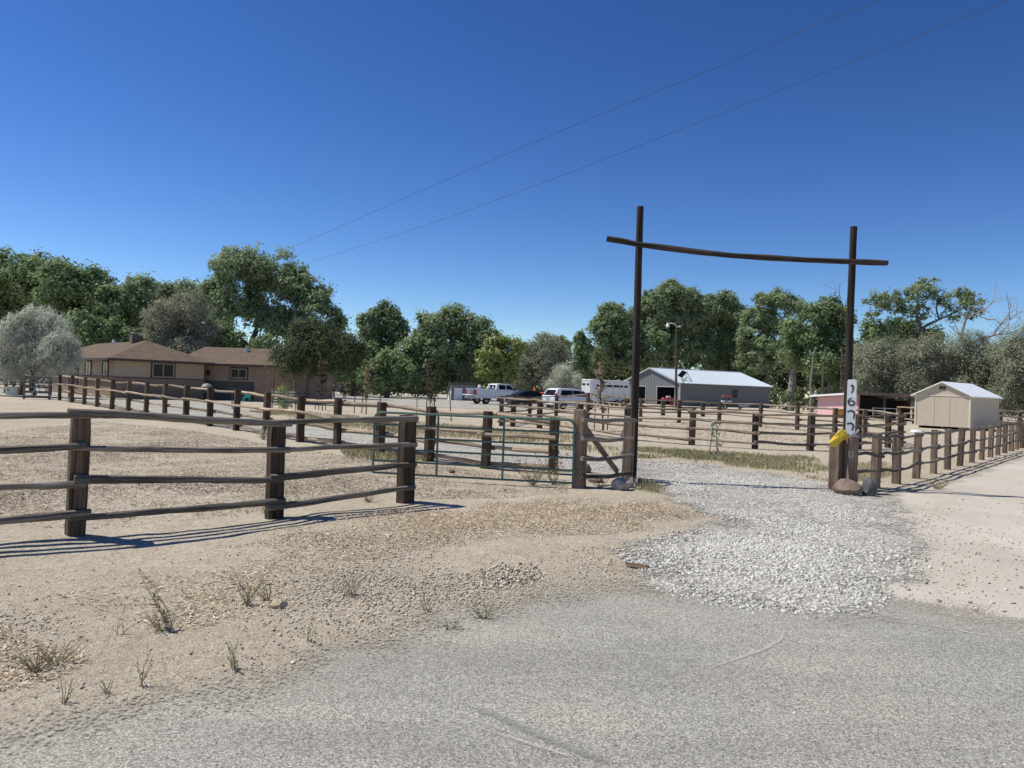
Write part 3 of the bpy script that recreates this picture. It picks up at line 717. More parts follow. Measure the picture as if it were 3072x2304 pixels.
# right roadside fence
p0 = Vector((6.55, 13.25)); dr = Vector((0.656, 0.755))
def on_line(px):
    q = ratio(px, 1420); s = (q * p0.y - p0.x) / (dr.x - q * dr.y); p = p0 + dr * s; return p
rf = []
for px, tp in ((2627, 1305), (2690, 1303), (2748, 1297), (2800, 1290), (2842, 1287), (2878, 1283), (2914, 1280), (2943, 1277), (2969, 1274), (2991, 1271), (3012, 1268), (3032, 1266), (3049, 1263), (3064, 1260), (3078, 1258), (3090, 1256)):
    q = on_line(px); rf.append((q.x, q.y, topz(px, tp, q.y)))
tR = G(2540, 1472)
rf = [(tR.x, tR.y, -1.02)] + rf
fence('roadside_rail_fence', 'closely posted timber fence with three crooked rails along the right dirt road', rf, [(0.945, 1), (0.62, 1), (0.335, 1)], 0.15, 0.135, 0.029, mt_tie2, mt_rail, seed=21, n=6, sides=7, wob=0.03, ext=0.06)

# hinge post, brace panel
D_ = pst(1736, 1461, 1228); E_ = pst(1882, 1443, 1258)
panel = thing('brace_panel', 'short braced fence panel between gate hinge post and left tall pole', 'fence', (D_[0], D_[1], 0))
rng = random.Random(31); aDE = math.atan2(E_[1] - D_[1], E_[0] - D_[0])
mb = MB(); tie(mb, (0, 0, 0), 0.20, 0.20, D_[2], aDE + 0.35, rng, 0.01); mb.build('post', mt_tie2, panel, loc=(0, 0, hz1(D_[0], D_[1])))
mb = MB(); tie(mb, (0, 0, 0), 0.22, 0.18, E_[2], aDE + 0.35, rng, 0.01); mb.build('post', mt_tie2, panel, loc=(E_[0] - D_[0], E_[1] - D_[1], hz1(E_[0], E_[1])))
for (xa, ya, xb, yb) in ((1746, 1258, 1908, 1260), (1746, 1316, 1898, 1315), (1744, 1375, 1898, 1366), (1744, 1430, 1892, 1419)):
    a = P(xa, ya, D_[1] - 0.14); b = P(xb, yb, E_[1] - 0.14)
    rail_obj(a, b, 0.037, mt_rail, panel, rng, (D_[0], D_[1], 0), 9, 8, 0.015, 0.02)
a = P(1755, 1282, D_[1] + 0.05) - Vector((D_[0], D_[1], 0)); b = P(1852, 1416, E_[1] - 0.04) - Vector((D_[0], D_[1], 0))
dv = b - a; M = dv.to_track_quat('X', 'Z').to_matrix()
br = MB().box((dv.length / 2, 0, 0), (dv.length, 0.045, 0.095)).build('brace', mt_mid, panel, loc=a, bevel=0.006); br.rotation_euler = M.to_euler()
pl = mat('hinge_plate_metal', (0.42, 0.42, 0.40), 0.5, 0.3, 30, metal=0.3)
for py in (1302, 1362):
    c = P(1865, py, E_[1] - 0.125) - Vector((D_[0], D_[1], 0))
    MB().prism([(-0.022, -0.06), (0.022, -0.06), (0.016, 0.01), (0.024, 0.06), (-0.012, 0.06), (-0.014, 0.0)], -0.006, 0.006).build('latch_plate', pl, panel, loc=c)

# green tube gate
gl = P(1118, 1420, 12.75); gr = P(1719, 1449, 12.22); gl.z = 0.05; gr.z = 0.07
gate = thing('green_tube_gate', 'green six bar metal tube gate standing beside the hinge post', 'gate', (gr.x, gr.y, 0))
dv = gl - gr; gl_len = dv.to_2d().length; gate.rotation_euler = (0, 0, math.atan2(dv.y, dv.x))
zb, zt, rc = 0.07, 1.11, 0.12
def arc(cx, cz, a0, a1, n=6): return [(cx + rc * math.cos(a0 + (a1 - a0) * k / n), 0, cz + rc * math.sin(a0 + (a1 - a0) * k / n)) for k in range(n + 1)]
fr = [(0, 0, zb), (0, 0, 0.5), (0, 0, zt - rc)] + arc(rc, zt - rc, math.pi, math.pi / 2) + [(gl_len / 2, 0, zt - 0.006)] + arc(gl_len - rc, zt - rc, math.pi / 2, 0) + [(gl_len, 0, 0.5), (gl_len, 0, zb)]
MB().tube(fr, 0.021, 8).build('frame', mt_green, gate, smooth=True)
for k in range(5):
    z = zb + (zt - zb) * k / 5.0
    MB().tube([(0, 0, z), (gl_len * 0.33, 0, z - 0.004), (gl_len * 0.66, 0, z - 0.004), (gl_len, 0, z)], 0.017, 8).build('bar', mt_green, gate, smooth=True)
for f in (0.345, 0.675):
    MB().tube([(gl_len * f, -0.025, zb), (gl_len * f, -0.025, zt)], 0.019, 8).build('upright', mt_green, gate, smooth=True)
for z in (0.3, 0.9):
    MB().tube([(-0.10, 0, z), (-0.02, 0, z), (0.02, 0, z)], 0.012, 6).build('hinge', mt_steel, gate)

# ranch entrance: two tall poles and a log laid across
L0 = G(1898, 1443) + Vector((0.02, 0.24, 0)); R0 = G(2556, 1468) + Vector((0, 0.28, 0))
arch = thing('ranch_entrance', 'ranch entrance of two tall dark poles with a bowed log across', 'gateway', (L0.x, L0.y, 0))
def pole(b, top, r0, r1, seed):
    rg = random.Random(seed); k = 14; pts = []; rad = []
    for i in range(k + 1):
        f = i / k; pts.append(b.lerp(top, f) + Vector((math.sin(f * 4 + seed) * 0.012, 0, 0)) - L0); rad.append((r0 + (r1 - r0) * f) * rg.uniform(0.97, 1.03))
    pts[0].z -= 0.2
    return MB().tube(pts, rad, 10, True, rg, 0.03).build('pole', mt_pole, arch, smooth=True)
Lt = P(1923, 620, L0.y); Rt = P(2562, 680, R0.y)
pole(L0, Lt, 0.078, 0.063, 1); pole(R0, Rt, 0.075, 0.060, 2)
bx = [(1820, 716), (1865, 723), (1912, 733), (2000, 744), (2100, 757), (2200, 767), (2300, 773), (2420, 780), (2556, 785), (2610, 787), (2662, 789)]
pts = []; rad = []
for k, (x, y) in enumerate(bx):
    f = (x - 1912) / (2556 - 1912); d = L0.y + (R0.y - L0.y) * f - 0.12
    pts.append(P(x, y, d)); rad.append(0.052 + 0.010 * math.sin(k * 2.3) * 0.4)
org = pts[0].copy(); dv = pts[-1] - org; M = dv.to_track_quat('X', 'Z').to_matrix(); Mi = M.transposed()
cb = MB().tube([Mi @ (p - org) for p in pts], rad, 10, True, random.Random(6), 0.06).build('crossbar', wood('dark_log_rail', (0.026, 0.021, 0.018), (0.072, 0.056, 0.044), 0.9), arch, smooth=True, loc=org - L0)
cb.rotation_euler = M.to_euler()

# right gate ties
for px, py, tp, wv, rz_, nm, lb in ((2507, 1474, 1302, 0.21, 0.75, 'timber_tie_post', 'broad brown timber tie post left of the number board'), (2549, 1478, 1308, 0.16, 0.2, 'timber_tie_post', 'narrow timber tie post directly below the number board')):
    q = G(px, py); mb = MB(); tie(mb, (0, 0, 0), wv, 0.2, topz(px, tp, q.y), rz_, rng, 0.01)
    o = mb.build(nm, mt_tie2, None, loc=(q.x, q.y, hz1(q.x, q.y))); tag(o, lb, 'post', 'tie posts at the right side of the entrance')
q2 = G(2549, 1478)
lk = MB().tube([(-0.03, 0, 0.05), (-0.03, 0, -0.05), (0, 0, -0.075), (0.03, 0, -0.05), (0.03, 0, 0.05)], 0.008, 6).build('latch_loop', pl, None, smooth=True, loc=P(2553, 1362, q2.y - 0.13))
tag(lk, 'small white metal latch loop on the narrow tie post', 'latch')

# hand painted number board
bd_ = R0.y - 0.13
bt = P(2557, 1139, bd_); bb = P(2550.5, 1303, bd_); up = (bt - bb); bl = up.length
board = thing('number_board', 'tall white board with hand painted black house number on the right pole', 'sign', bb)
mt_board = mat('white_board_paint', (0.80, 0.80, 0.78), 0.6, 0.10, 12, bmp=0.2)
bw = 0.155; tilt = math.atan2(up.x, up.z)
board.rotation_euler = (0, tilt, -0.5)
cr = 0.02
MB().prism([(-bw / 2, 0), (bw / 2, 0), (bw / 2, bl - cr), (bw / 2 - cr, bl), (-bw / 2 + cr, bl), (-bw / 2, bl - cr)], -0.012, 0.012).build('board', mt_board, board, bevel=0.003)
mt_ink = mat('black_brush_paint', (0.022, 0.024, 0.026), 0.6, 0.3, 30, bmp=0)
def stroke(pl_, wd, y=-0.0155):
    sc = bl / 1140.0; pts = []
    for (zx, zy) in pl_:
        cx = 812 - (zy - 130) / 1140.0 * 48
        pts.append(Vector(((zx - cx) * sc, 0, (1270 - zy) * sc)))
    fine = []
    for i in range(len(pts) - 1):
        p_1 = pts[max(i - 1, 0)]; a = pts[i]; b = pts[i + 1]; p3 = pts[min(i + 2, len(pts) - 1)]
        for k in range(5):
            t = k / 5
            fine.append(0.5 * ((2 * a) + (b - p_1) * t + (2 * p_1 - 5 * a + 4 * b - p3) * t * t + (3 * a - p_1 - 3 * b + p3) * t ** 3))
    fine.append(pts[-1]); K = len(fine); mb = MB(); vs = []; fs = []
    for i, p in enumerate(fine):
        t = (fine[min(i + 1, K - 1)] - fine[max(i - 1, 0)]).normalized(); n = Vector((-t.z, 0, t.x))
        ww = wd * 1.35 * (0.65 + 0.35 * math.sin(math.pi * min(1, (i + 1) / K * 1.1)))
        for s in (-1, 1):
            q = p + n * s * ww / 2; vs.append((q.x, y, q.z)); vs.append((q.x, y + 0.0035, q.z))
    for i in range(K - 1):
        a = i * 4; b = a + 4
        fs += [(a, b, b + 2, a + 2), (a + 1, a + 3, b + 3, b + 1), (a, a + 1, b + 1, b), (a + 2, b + 2, b + 3, a + 3)]
    return mb.add(vs, fs)
stroke([(778, 262), (808, 250), (826, 275), (828, 310), (820, 350), (798, 408)], 0.023).build('numeral_one', mt_ink, board)
stroke([(802, 512), (765, 530), (738, 565), (733, 610), (752, 650), (790, 665), (830, 652), (850, 622), (842, 588), (808, 572), (768, 584), (740, 600)], 0.021).build('numeral_six', mt_ink, board)
stroke([(712, 810), (750, 785), (800, 780), (836, 800), (846, 850), (838, 900), (826, 940)], 0.022).build('numeral_seven', mt_ink, board)
stroke([(700, 1062), (740, 1042), (790, 1040), (820, 1070), (822, 1120), (808, 1160), (788, 1182)], 0.022).build('numeral_seven', mt_ink, board)

# yellow wrap and clear bag snagged on the tie tops
mt_yel = mat('yellow_plastic_film', (0.72, 0.50, 0.02), 0.35, 0.12, 9, bmp=0.3)
def crumple(name, label, outline, d, depth, mtl, seed, cat='litter'):
    rg = random.Random(seed); pts = [P(x, y, d) for x, y in outline]; c = sum(pts, Vector()) / len(pts)
    vs = []; n = len(pts)
    for s in (-1, 1):
        for p in pts: vs.append(p + Vector((rg.uniform(-0.01, 0.01), s * depth * rg.uniform(0.3, 0.8), rg.uniform(-0.008, 0.008))) - c)
        for p in pts: vs.append((p - c) * 0.5 + Vector((rg.uniform(-0.02, 0.02), s * depth * rg.uniform(0.8, 1.6), rg.uniform(-0.02, 0.02))))
        vs.append(Vector((0, s * depth * 1.2, 0)))
    m = 2 * n + 1; fs = []
    for k, o in enumerate((0, m)):
        for i in range(n):
            j = (i + 1) % n
            fs += [(o + i, o + j, o + n + j, o + n + i), (o + n + i, o + n + j, o + 2 * n)]
    for i in range(n): fs.append((i, (i + 1) % n, m + (i + 1) % n, m + i))
    o = MB().add(vs, fs).build(name, mtl, None, loc=c); return tag(o, label, cat)
dY = G(2507, 1474).y - 0.16
crumple('yellow_plastic_wrap', 'crumpled bright yellow plastic wrap snagged on the right tie posts', [(2488, 1329), (2500, 1312), (2514, 1298), (2525, 1287), (2531, 1296), (2534, 1290), (2545, 1308), (2538, 1316), (2528, 1322), (2516, 1334), (2503, 1342), (2495, 1338)], dY, 0.03, mt_yel, 3)
crumple('clear_plastic_bag', 'torn pale plastic bag corner sticking out below the number board', [(2544, 1310), (2556, 1301), (2568, 1295), (2577, 1288), (2573, 1297), (2562, 1308), (2552, 1318)], dY, 0.012, mat('pale_film', (0.42, 0.44, 0.52), 0.25, 0.4, 30, bmp=0.3), 5)

# boulders
def boulder(name, label, px, py, wpx, hpx, col, seed, dd=0.0, flat=1.0, group=None):
    g_ = G(px, py); g_.y += dd; sx = wpx / FPX * g_.y / 2; sz = hpx / FPX * g_.y
    import bmesh
    bm = bmesh.new(); bmesh.ops.create_icosphere(bm, subdivisions=4, radius=1.0); rg = random.Random(seed)
    ph = [(Vector((rg.gauss(0, 1), rg.gauss(0, 1), rg.gauss(0, 1))).normalized(), rg.uniform(0.62, 0.92)) for _ in range(9)]
    for v in bm.verts:
        p = v.co.copy()
        for nrm, lim in ph:
            e = p.dot(nrm) - lim
            if e > 0: p -= nrm * e * 0.85
        p *= 1 + 0.03 * math.sin(p.x * 9 + seed) * math.sin(p.y * 8) + 0.02 * math.sin(p.z * 17 + p.x * 13)
        v.co = Vector((p.x * sx, p.y * sx * 0.85, p.z * sz * 0.62 + sz * 0.40))
    me = bpy.data.meshes.new(name); bm.to_mesh(me); bm.free(); me.polygons.foreach_set('use_smooth', [True] * len(me.polygons))
    me.materials.append(mat('boulder_%d' % seed, col, 0.85, 0.28, 9, bmp=0.6, bd=0.03))
    o = bpy.data.objects.new(name, me); C.objects.link(o); o.location = (g_.x, g_.y, hz1(g_.x, g_.y)); o.rotation_euler = (0, 0, rg.uniform(0, 3))
    return tag(o, label, 'boulder', group)
boulder('boulder', 'rounded brown boulder lying against the right tie posts', 2521, 1478, 84, 46, (0.20, 0.145, 0.115), 51, -0.25)
boulder('boulder', 'dark grey upright boulder beside the brown one', 2606, 1487, 48, 54, (0.115, 0.115, 0.12), 52, 0.0)
boulder('boulder', 'dark domed rock behind the brace panel', 1768, 1428, 36, 28, (0.17, 0.145, 0.12), 53, 0.5)
boulder('boulder', 'flat brown rock on the ground below the brace panel', 1785, 1449, 62, 20, (0.24, 0.17, 0.125), 54, 0.1)
boulder('boulder', 'pale angular granite rock at the foot of the left pole', 1862, 1468, 62, 36, (0.36, 0.31, 0.28), 55, -0.02)
boulder('boulder', 'upright grey stone wedged between granite rock and pole', 1893, 1462, 20, 34, (0.33, 0.30, 0.28), 56, 0.0)
boulder('boulder', 'small olive brown rock right of the left pole', 1922, 1456, 34, 22, (0.20, 0.165, 0.12), 57, 0.05)
boulder('boulder', 'yellowish half buried stone among the roadside weeds', 836, 1820, 60, 22, (0.48, 0.40, 0.26), 58, 0.0)
boulder('boulder', 'small dark stone on the ground behind the green gate', 1356, 1416, 26, 10, (0.13, 0.10, 0.08), 59, 0.0)

# bark slab on the gravel edge
c = G(1912, 1706); mb = MB()
secs = []
for k in range(9):
    f = k / 8; x = -0.11 + 0.22 * f; wd = 0.032 * math.sin(math.pi * (0.12 + 0.8 * f)) + 0.006
    secs.append([Vector((x, wd, 0.004 + 0.01 * math.sin(k * 2.1))), Vector((x, wd * 0.4, 0.028 + 0.006 * math.sin(k * 3))), Vector((x, -wd * 0.5, 0.026)), Vector((x, -wd, 0.003))])
o = mb.loft(secs).build('bark_slab', wood('bark_slab_rail', (0.11, 0.075, 0.05), (0.26, 0.18, 0.12), 0.9), None, loc=(c.x, c.y, hz1(c.x, c.y) + 0.012), rot=(0, 0, -0.45))
tag(o, 'curl of brown bark at the left edge of the gravel pile', 'bark')
# ------------------------------------------------------------------ buildings
def shingle_material():
    m, t, b = _nodes('brown_roof_shingle')
    br = t.nodes.new('ShaderNodeTexBrick'); br.inputs['Scale'].default_value = 1.0
    br.inputs['Brick Width'].default_value = 0.33; br.inputs['Row Height'].default_value = 0.14; br.inputs['Mortar Size'].default_value = 0.012
    br.inputs['Color1'].default_value = (0.14, 0.104, 0.075, 1); br.inputs['Color2'].default_value = (0.185, 0.138, 0.10, 1); br.inputs['Mortar'].default_value = (0.09, 0.06, 0.05, 1)
    t.links.new(coords(t), br.inputs['Vector'])
    n = noise(t, coords(t), 1.5, 5)
    c = mixc(t, 1.0, br.outputs['Color'], ramp(t, n, [(0.3, (0.85, 0.85, 0.85)), (0.7, (1.12, 1.12, 1.12))]), 'MULTIPLY')
    t.links.new(c, b.inputs['Base Color']); b.inputs['Roughness'].default_value = 0.95; b.inputs['Specular IOR Level'].default_value = 0.2
    bump(t, b, br.outputs['Fac'], 0.4, 0.02); return m
def brick_material():
    m, t, b = _nodes('tan_brick')
    br = t.nodes.new('ShaderNodeTexBrick'); br.inputs['Scale'].default_value = 1.0
    br.inputs['Brick Width'].default_value = 0.42; br.inputs['Row Height'].default_value = 0.16; br.inputs['Mortar Size'].default_value = 0.015
    br.inputs['Color1'].default_value = (0.27, 0.185, 0.135, 1); br.inputs['Color2'].default_value = (0.34, 0.235, 0.17, 1); br.inputs['Mortar'].default_value = (0.20, 0.15, 0.12, 1)
    mp = t.nodes.new('ShaderNodeMapping'); cc = t.nodes.new('ShaderNodeTexCoord'); mp.inputs['Rotation'].default_value = (R(90), 0, 0)
    t.links.new(cc.outputs['Object'], mp.inputs[0]); t.links.new(mp.outputs[0], br.inputs['Vector'])
    t.links.new(br.outputs['Color'], b.inputs['Base Color']); b.inputs['Roughness'].default_value = 0.9
    bump(t, b, br.outputs['Fac'], -0.5, 0.01); return m
mt_shingle = shingle_material(); mt_brick = brick_material()
mt_stucco = mat('tan_stucco', (0.48, 0.36, 0.255), 0.9, 0.08, 5, bmp=0.3)
mt_stucco2 = mat('rose_stucco', (0.36, 0.255, 0.195), 0.9, 0.08, 5, bmp=0.3)
mt_trim = mat('dark_brown_trim', (0.075, 0.045, 0.036), 0.7, 0.2, 6)
mt_frame = mat('pale_window_frame', (0.34, 0.30, 0.26), 0.5, 0.1, 6, bmp=0)
mt_skirt = mat('dark_grey_siding', (0.095, 0.095, 0.088), 0.85, 0.15, 4)
mt_lowbrick = mat('brown_wainscot', (0.27, 0.19, 0.135), 0.9, 0.15, 8)

def window(parent, o, ux, w, h, nrm, split=True):
    """o = lower left corner (local), ux = direction along the wall"""
    ux = Vector(ux); nrm = Vector(nrm); z = Vector((0, 0, 1)); o = Vector(o)
    ang = math.atan2(ux.y, ux.x)
    fr = MB(); t = 0.07
    for (cx, cz, sx, sz) in ((w / 2, t / 2, w, t), (w / 2, h - t / 2, w, t), (t / 2, h / 2, t, h - 2 * t), (w - t / 2, h / 2, t, h - 2 * t)):
        fr.box(o + ux * cx + z * cz + nrm * 0.03, (sx, 0.09, sz), ang)
    f = fr.build('window', mt_frame, parent)
    if split: MB().box(o + ux * (w / 2) + z * (h / 2) + nrm * 0.025, (0.06, 0.06, h - 2 * t), ang).build('mullion', mt_frame, f)
    halves = ((0.25,), (0.75,)) if split else ((0.5,),)
    for (q,) in halves:
        MB().box(o + ux * (w * q) + z * (h / 2) + nrm * 0.01, (w / len(halves) - t - 0.02, 0.03, h - 2 * t), ang).build('pane', mt_glass, f)
    tr = MB(); e = 0.09
    for (cx, cz, sx, sz) in ((w / 2, -e / 2, w + 2 * e, e), (w / 2, h + e / 2, w + 2 * e, e), (-e / 2, h / 2, e, h), (w + e / 2, h / 2, e, h)):
        tr.box(o + ux * cx + z * cz + nrm * 0.02, (sx, 0.06, sz), ang)
    tr.build('window_trim', mt_trim, f); return f

# house: left wing set at 45 degrees, right wing facing the drive
HP = P(345, 1100, 49.0); HP.z = 0
house = thing('ranch_house', 'low tan ranch house with brown hipped shingle roofs behind the left paddock', 'house', HP)
u = Vector((math.cos(R(45)), math.sin(R(45)), 0)); v = Vector((-u.y, u.x, 0)); zz = Vector((0, 0, 1))
WU, WV, EZ, RZ_ = 5.9, 17.5, 2.62, 4.1
def q4(mb, a, b, c, d): mb.quad(a, b, c, d)
def wall_box(name, o, U, Vv, z0, z1, m_, parent=house):
    vs = [o + zz * z0, o + U + zz * z0, o + U + Vv + zz * z0, o + Vv + zz * z0, o + zz * z1, o + U + zz * z1, o + U + Vv + zz * z1, o + Vv + zz * z1]
    return MB().add(vs, [(0, 1, 5, 4), (1, 2, 6, 5), (2, 3, 7, 6), (3, 0, 4, 7), (4, 5, 6, 7), (3, 2, 1, 0)]).build(name, m_, parent)
O = Vector((0, 0, 0))
wall_box('wall', O, u * WU, v * WV, 1.47, EZ, mt_stucco)
wall_box('wainscot', O - u * 0.03 - v * 0.03, u * (WU + 0.06), v * (WV + 0.06), -0.1, 1.42, mt_lowbrick)
wall_box('sill_band', O - u * 0.06 - v * 0.06, u * (WU + 0.12), v * (WV + 0.12), 1.42, 1.47, mt_trim)
def hip_roof(name, o, U, Vv, ov, ez, rz, hipf, hipb, parent=house, th=0.16):
    uu = U.normalized(); vv = Vv.normalized(); a = o - uu * ov - vv * ov; b = o + U + uu * ov - vv * ov; c = o + U + Vv + uu * ov + vv * ov; d = o + Vv - uu * ov + vv * ov
    m1 = (a + b) / 2 + vv * hipf; m2 = (c + d) / 2 - vv * hipb
    E1 = zz * ez; vs = [a + E1, b + E1, c + E1, d + E1, m1 + zz * rz, m2 + zz * rz]
    rf_ = MB().add(vs, [(0, 1, 4), (1, 2, 5, 4), (2, 3, 5), (3, 0, 4, 5), (3, 2, 1, 0)]).build(name, mt_shingle, parent)
    fa = MB()
    for p, q in ((a, b), (b, c), (c, d), (d, a)):
        dd_ = (q - p); mid = (p + q) / 2; ang = math.atan2(dd_.y, dd_.x)
        fa.box(mid + zz * (ez - th / 2 - 0.004), (dd_.length - 0.05, 0.045, th), ang)
    fa.build('fascia', mt_trim, rf_)
    return rf_, m1, m2
roof, m1, m2 = hip_roof('roof', O, u * WU, v * WV, 0.62, EZ + 0.06, RZ_, 3.55, 3.55)
ch = MB().box(m1.lerp(m2, 0.06) + v * 1.0 + zz * (RZ_ + 0.05) + u * (-0.2), (0.75, 0.6, 0.75), R(45)).build('chimney', mat('chimney_brick', (0.17, 0.12, 0.09), 0.9, 0.2, 9), roof)
MB().box(m1.lerp(m2, 0.06) + v * 1.0 + zz * (RZ_ + 0.58) + u * (-0.2), (0.6, 0.5, 0.06), R(45)).build('chimney_cap', mt_galv, ch)
MB().tube([m1.lerp(m2, 0.62) + zz * (RZ_ - 0.02), m1.lerp(m2, 0.62) + zz * (RZ_ + 0.24)], [0.22, 0.12], 10).build('roof_vent', mt_galv, roof)
MB().tube([m1.lerp(m2, 0.95) + zz * (RZ_ - 0.3), m1.lerp(m2, 0.95) + zz * (RZ_ + 0.25)], 0.07, 8).build('vent_pipe', mt_black, roof)
nf = -v; nl = -u
window(house, u * 2.35 + zz * 1.50 + nf * 0.0, u, 1.45, 0.98, nf)
window(house, v * 2.6 + zz * 1.52, v * -1, 1.25, 0.95, nl)
window(house, v * 6.6 + zz * 1.52, v * -1, 1.5, 0.95, nl)
window(house, v * 10.5 + zz * 1.52, v * -1, 1.5, 0.95, nl)
MB().box(v * 8.6 + zz * 1.55 + nl * 0.05, (0.9, 0.06, 2.0), R(135)).build('door', mt_trim, house)
# right wing
def hl(px, d): p_ = P(px, 1130, d); return Vector((p_.x, p_.y, 0)) - HP
w0 = hl(590, 54.2); w1 = hl(772, 53.6); w2 = hl(893, 53.2); ux2 = (w2 - w0).normalized(); vx2 = Vector((-ux2.y, ux2.x, 0))
wall_box('wall', w0, w1 - w0, vx2 * 7.0, 1.40, 2.60, mt_stucco2)
wall_box('deck_skirt', w0 - vx2 * 0.05, (w1 - w0) - ux2 * 0.02, vx2 * 6.9, -0.1, 1.36, mt_skirt)
wall_box('brick_wall', w1 - vx2 * 0.45 + ux2 * 0.004, w2 - w1, vx2 * 7.4, -0.1, 2.60, mt_brick)
window(house, w0 + ux2 * (0.40 * (w2 - w0).length) - ux2 * 0.45 + zz * 1.62, ux2, 1.25, 0.72, -vx2)
MB().box(w0 + ux2 * 0.95 + zz * 1.95 - vx2 * 0.08, (0.16, 0.14, 0.35)).build('wall_lamp', mt_black, house)
MB().box(w0 + ux2 * 0.30 + zz * 1.9 - vx2 * 0.12, (0.30, 0.2, 1.36)).build('porch_column', mt_trim, house)
Ur = w2 - w0
a = w0 - ux2 * 1.5 - vx2 * 0.95; b = w2 + ux2 * 0.5 - vx2 * 0.95; c = b + vx2 * 8.8; d = a + vx2 * 8.8
r1 = (a + d) / 2 + zz * 4.0 + ux2 * 0.1; r2 = (b + c) / 2 + zz * 4.0 - ux2 * 0.6
e1 = zz * 2.64
rf2 = MB().add([a + e1, b + e1, c + e1, d + e1, r1, r2], [(0, 1, 5, 4), (1, 2, 5), (2, 3, 4, 5), (3, 0, 4), (3, 2, 1, 0)]).build('wing_roof', mt_shingle, house)
fa = MB(); fa.box((a + b) / 2 + zz * 2.56, ((b - a).length - 0.04, 0.05, 0.15), math.atan2(ux2.y, ux2.x)); fa.build('fascia', mt_trim, rf2)
MB().tube([(a + b) / 2 + vx2 * 3.4 + zz * 3.6 - ux2 * 0.8, (a + b) / 2 + vx2 * 3.4 + zz * 3.95 - ux2 * 0.8], 0.2, 10).build('roof_vent', mt_galv, rf2)

# metal barn
mt_steelw = mat('grey_barn_siding', (0.20, 0.215, 0.225), 0.6, 0.08, 3, bmp=0, metal=0.0, spec=0.25)
mt_roofm = mat('galvalume_roof', (0.44, 0.50, 0.56), 0.5, 0.05, 2, bmp=0, metal=0.1)
BN = P(2038, 1217, 102); BN.z = 0
barn = thing('metal_barn', 'grey corrugated metal barn with bright galvanised gable roof', 'barn', BN, R(25))
BL, BW, BE, BR = 16.4, 13.6, 3.2, 5.25          # local x along the side wall, y back along the gable
gx = []
def gz(y): return BE + (BR - BE) * (1 - abs(y - BW / 2) / (BW / 2))
# gable wall with two door openings (x = 0 plane), built as panels around the openings
doors = [(1.0, 5.2, 2.55), (7.9, 10.6, 2.55)]
ys = sorted([0, BW, BW / 2] + [q for d_ in doors for q in d_[:2]])
gm = MB()
for y0_, y1_ in zip(ys[:-1], ys[1:]):
    zb_ = 0
    for d_ in doors:
        if y0_ >= d_[0] - 1e-6 and y1_ <= d_[1] + 1e-6: zb_ = d_[2]
    gm.add([(0, y0_, zb_), (0, y1_, zb_), (0, y1_, gz(y1_)), (0, y0_, gz(y0_)), (0.06, y0_, zb_), (0.06, y1_, zb_), (0.06, y1_, gz(y1_)), (0.06, y0_, gz(y0_))],
           [(0, 1, 2, 3), (4, 7, 6, 5), (0, 4, 5, 1), (1, 5, 6, 2), (2, 6, 7, 3), (3, 7, 4, 0)])
yy = 0.2
while yy < BW:
    zb_ = 0.0
    for d_ in doors:
        if d_[0] - 0.05 < yy < d_[1] + 0.05: zb_ = d_[2]
    gm.box((-0.025, yy, (zb_ + gz(yy) - 0.06) / 2), (0.05, 0.09, gz(yy) - 0.06 - zb_)); yy += 0.36
gm.build('gable_wall', mt_steelw, barn)
sm = MB(); sm.box((BL / 2 + 0.07, 0.03, BE / 2), (BL, 0.06, BE))
xx = 0.3
while xx < BL:
    sm.box((xx, -0.02, BE / 2 - 0.02), (0.09, 0.05, BE - 0.06)); xx += 0.36
sm.build('side_wall', mt_steelw, barn)
bk_ = MB(); bk_.box((BL / 2 + 0.07, BW - 0.03, BE / 2), (BL, 0.06, BE)); bk_.add([(BL + 0.07, 0, 0), (BL + 0.07, BW, 0), (BL + 0.07, BW, BE), (BL + 0.07, BW / 2, BR), (BL + 0.07, 0, BE)], [(0, 1, 2, 3, 4)])
bk_.build('rear_wall', mt_steelw, barn)
rm = MB()
for s in (0, 1):
    ye = -0.35 if s == 0 else BW + 0.35; ze = BE - 0.35 * (BR - BE) / (BW / 2)
    x0_, x1_ = -0.35, BL + 0.4
    rm.add([(x0_, ye, ze), (x1_, ye, ze), (x1_, BW / 2, BR), (x0_, BW / 2, BR), (x0_, ye, ze + 0.05), (x1_, ye, ze + 0.05), (x1_, BW / 2, BR + 0.05), (x0_, BW / 2, BR + 0.05)],
           [(0, 1, 2, 3), (4, 7, 6, 5), (0, 4, 5, 1), (1, 5, 6, 2), (3, 2, 6, 7), (0, 3, 7, 4)])
    k = 0
    while k * 0.36 + x0_ + 0.1 < x1_:
        xr = x0_ + 0.1 + k * 0.36
        rm.add([(xr - 0.05, ye, ze + 0.05), (xr + 0.05, ye, ze + 0.05), (xr + 0.05, BW / 2, BR + 0.05), (xr - 0.05, BW / 2, BR + 0.05), (xr - 0.025, ye, ze + 0.09), (xr + 0.025, ye, ze + 0.09), (xr + 0.025, BW / 2, BR + 0.09), (xr - 0.025, BW / 2, BR + 0.09)],
               [(0, 1, 5, 4), (1, 2, 6, 5), (2, 3, 7, 6), (3, 0, 4, 7), (4, 5, 6, 7)]); k += 1
rof = rm.build('roof', mt_roofm, barn)
tr_ = MB()
for s in (0, 1):
    ye = -0.35 if s == 0 else BW + 0.35; ze = BE - 0.35 * (BR - BE) / (BW / 2); d_ = Vector((0, BW / 2, BR + 0.02)) - Vector((0, ye, ze + 0.02))
    M = d_.to_track_quat('Y', 'Z').to_matrix(); tr_.box(Vector((-0.37, ye, ze + 0.02)) + d_ / 2, (0.05, d_.length, 0.2), 0, M)
tr_.box((-0.035, -0.06, BE / 2 - 0.05), (0.16, 0.2, BE)); tr_.build('edge_trim', mt_galv, barn)
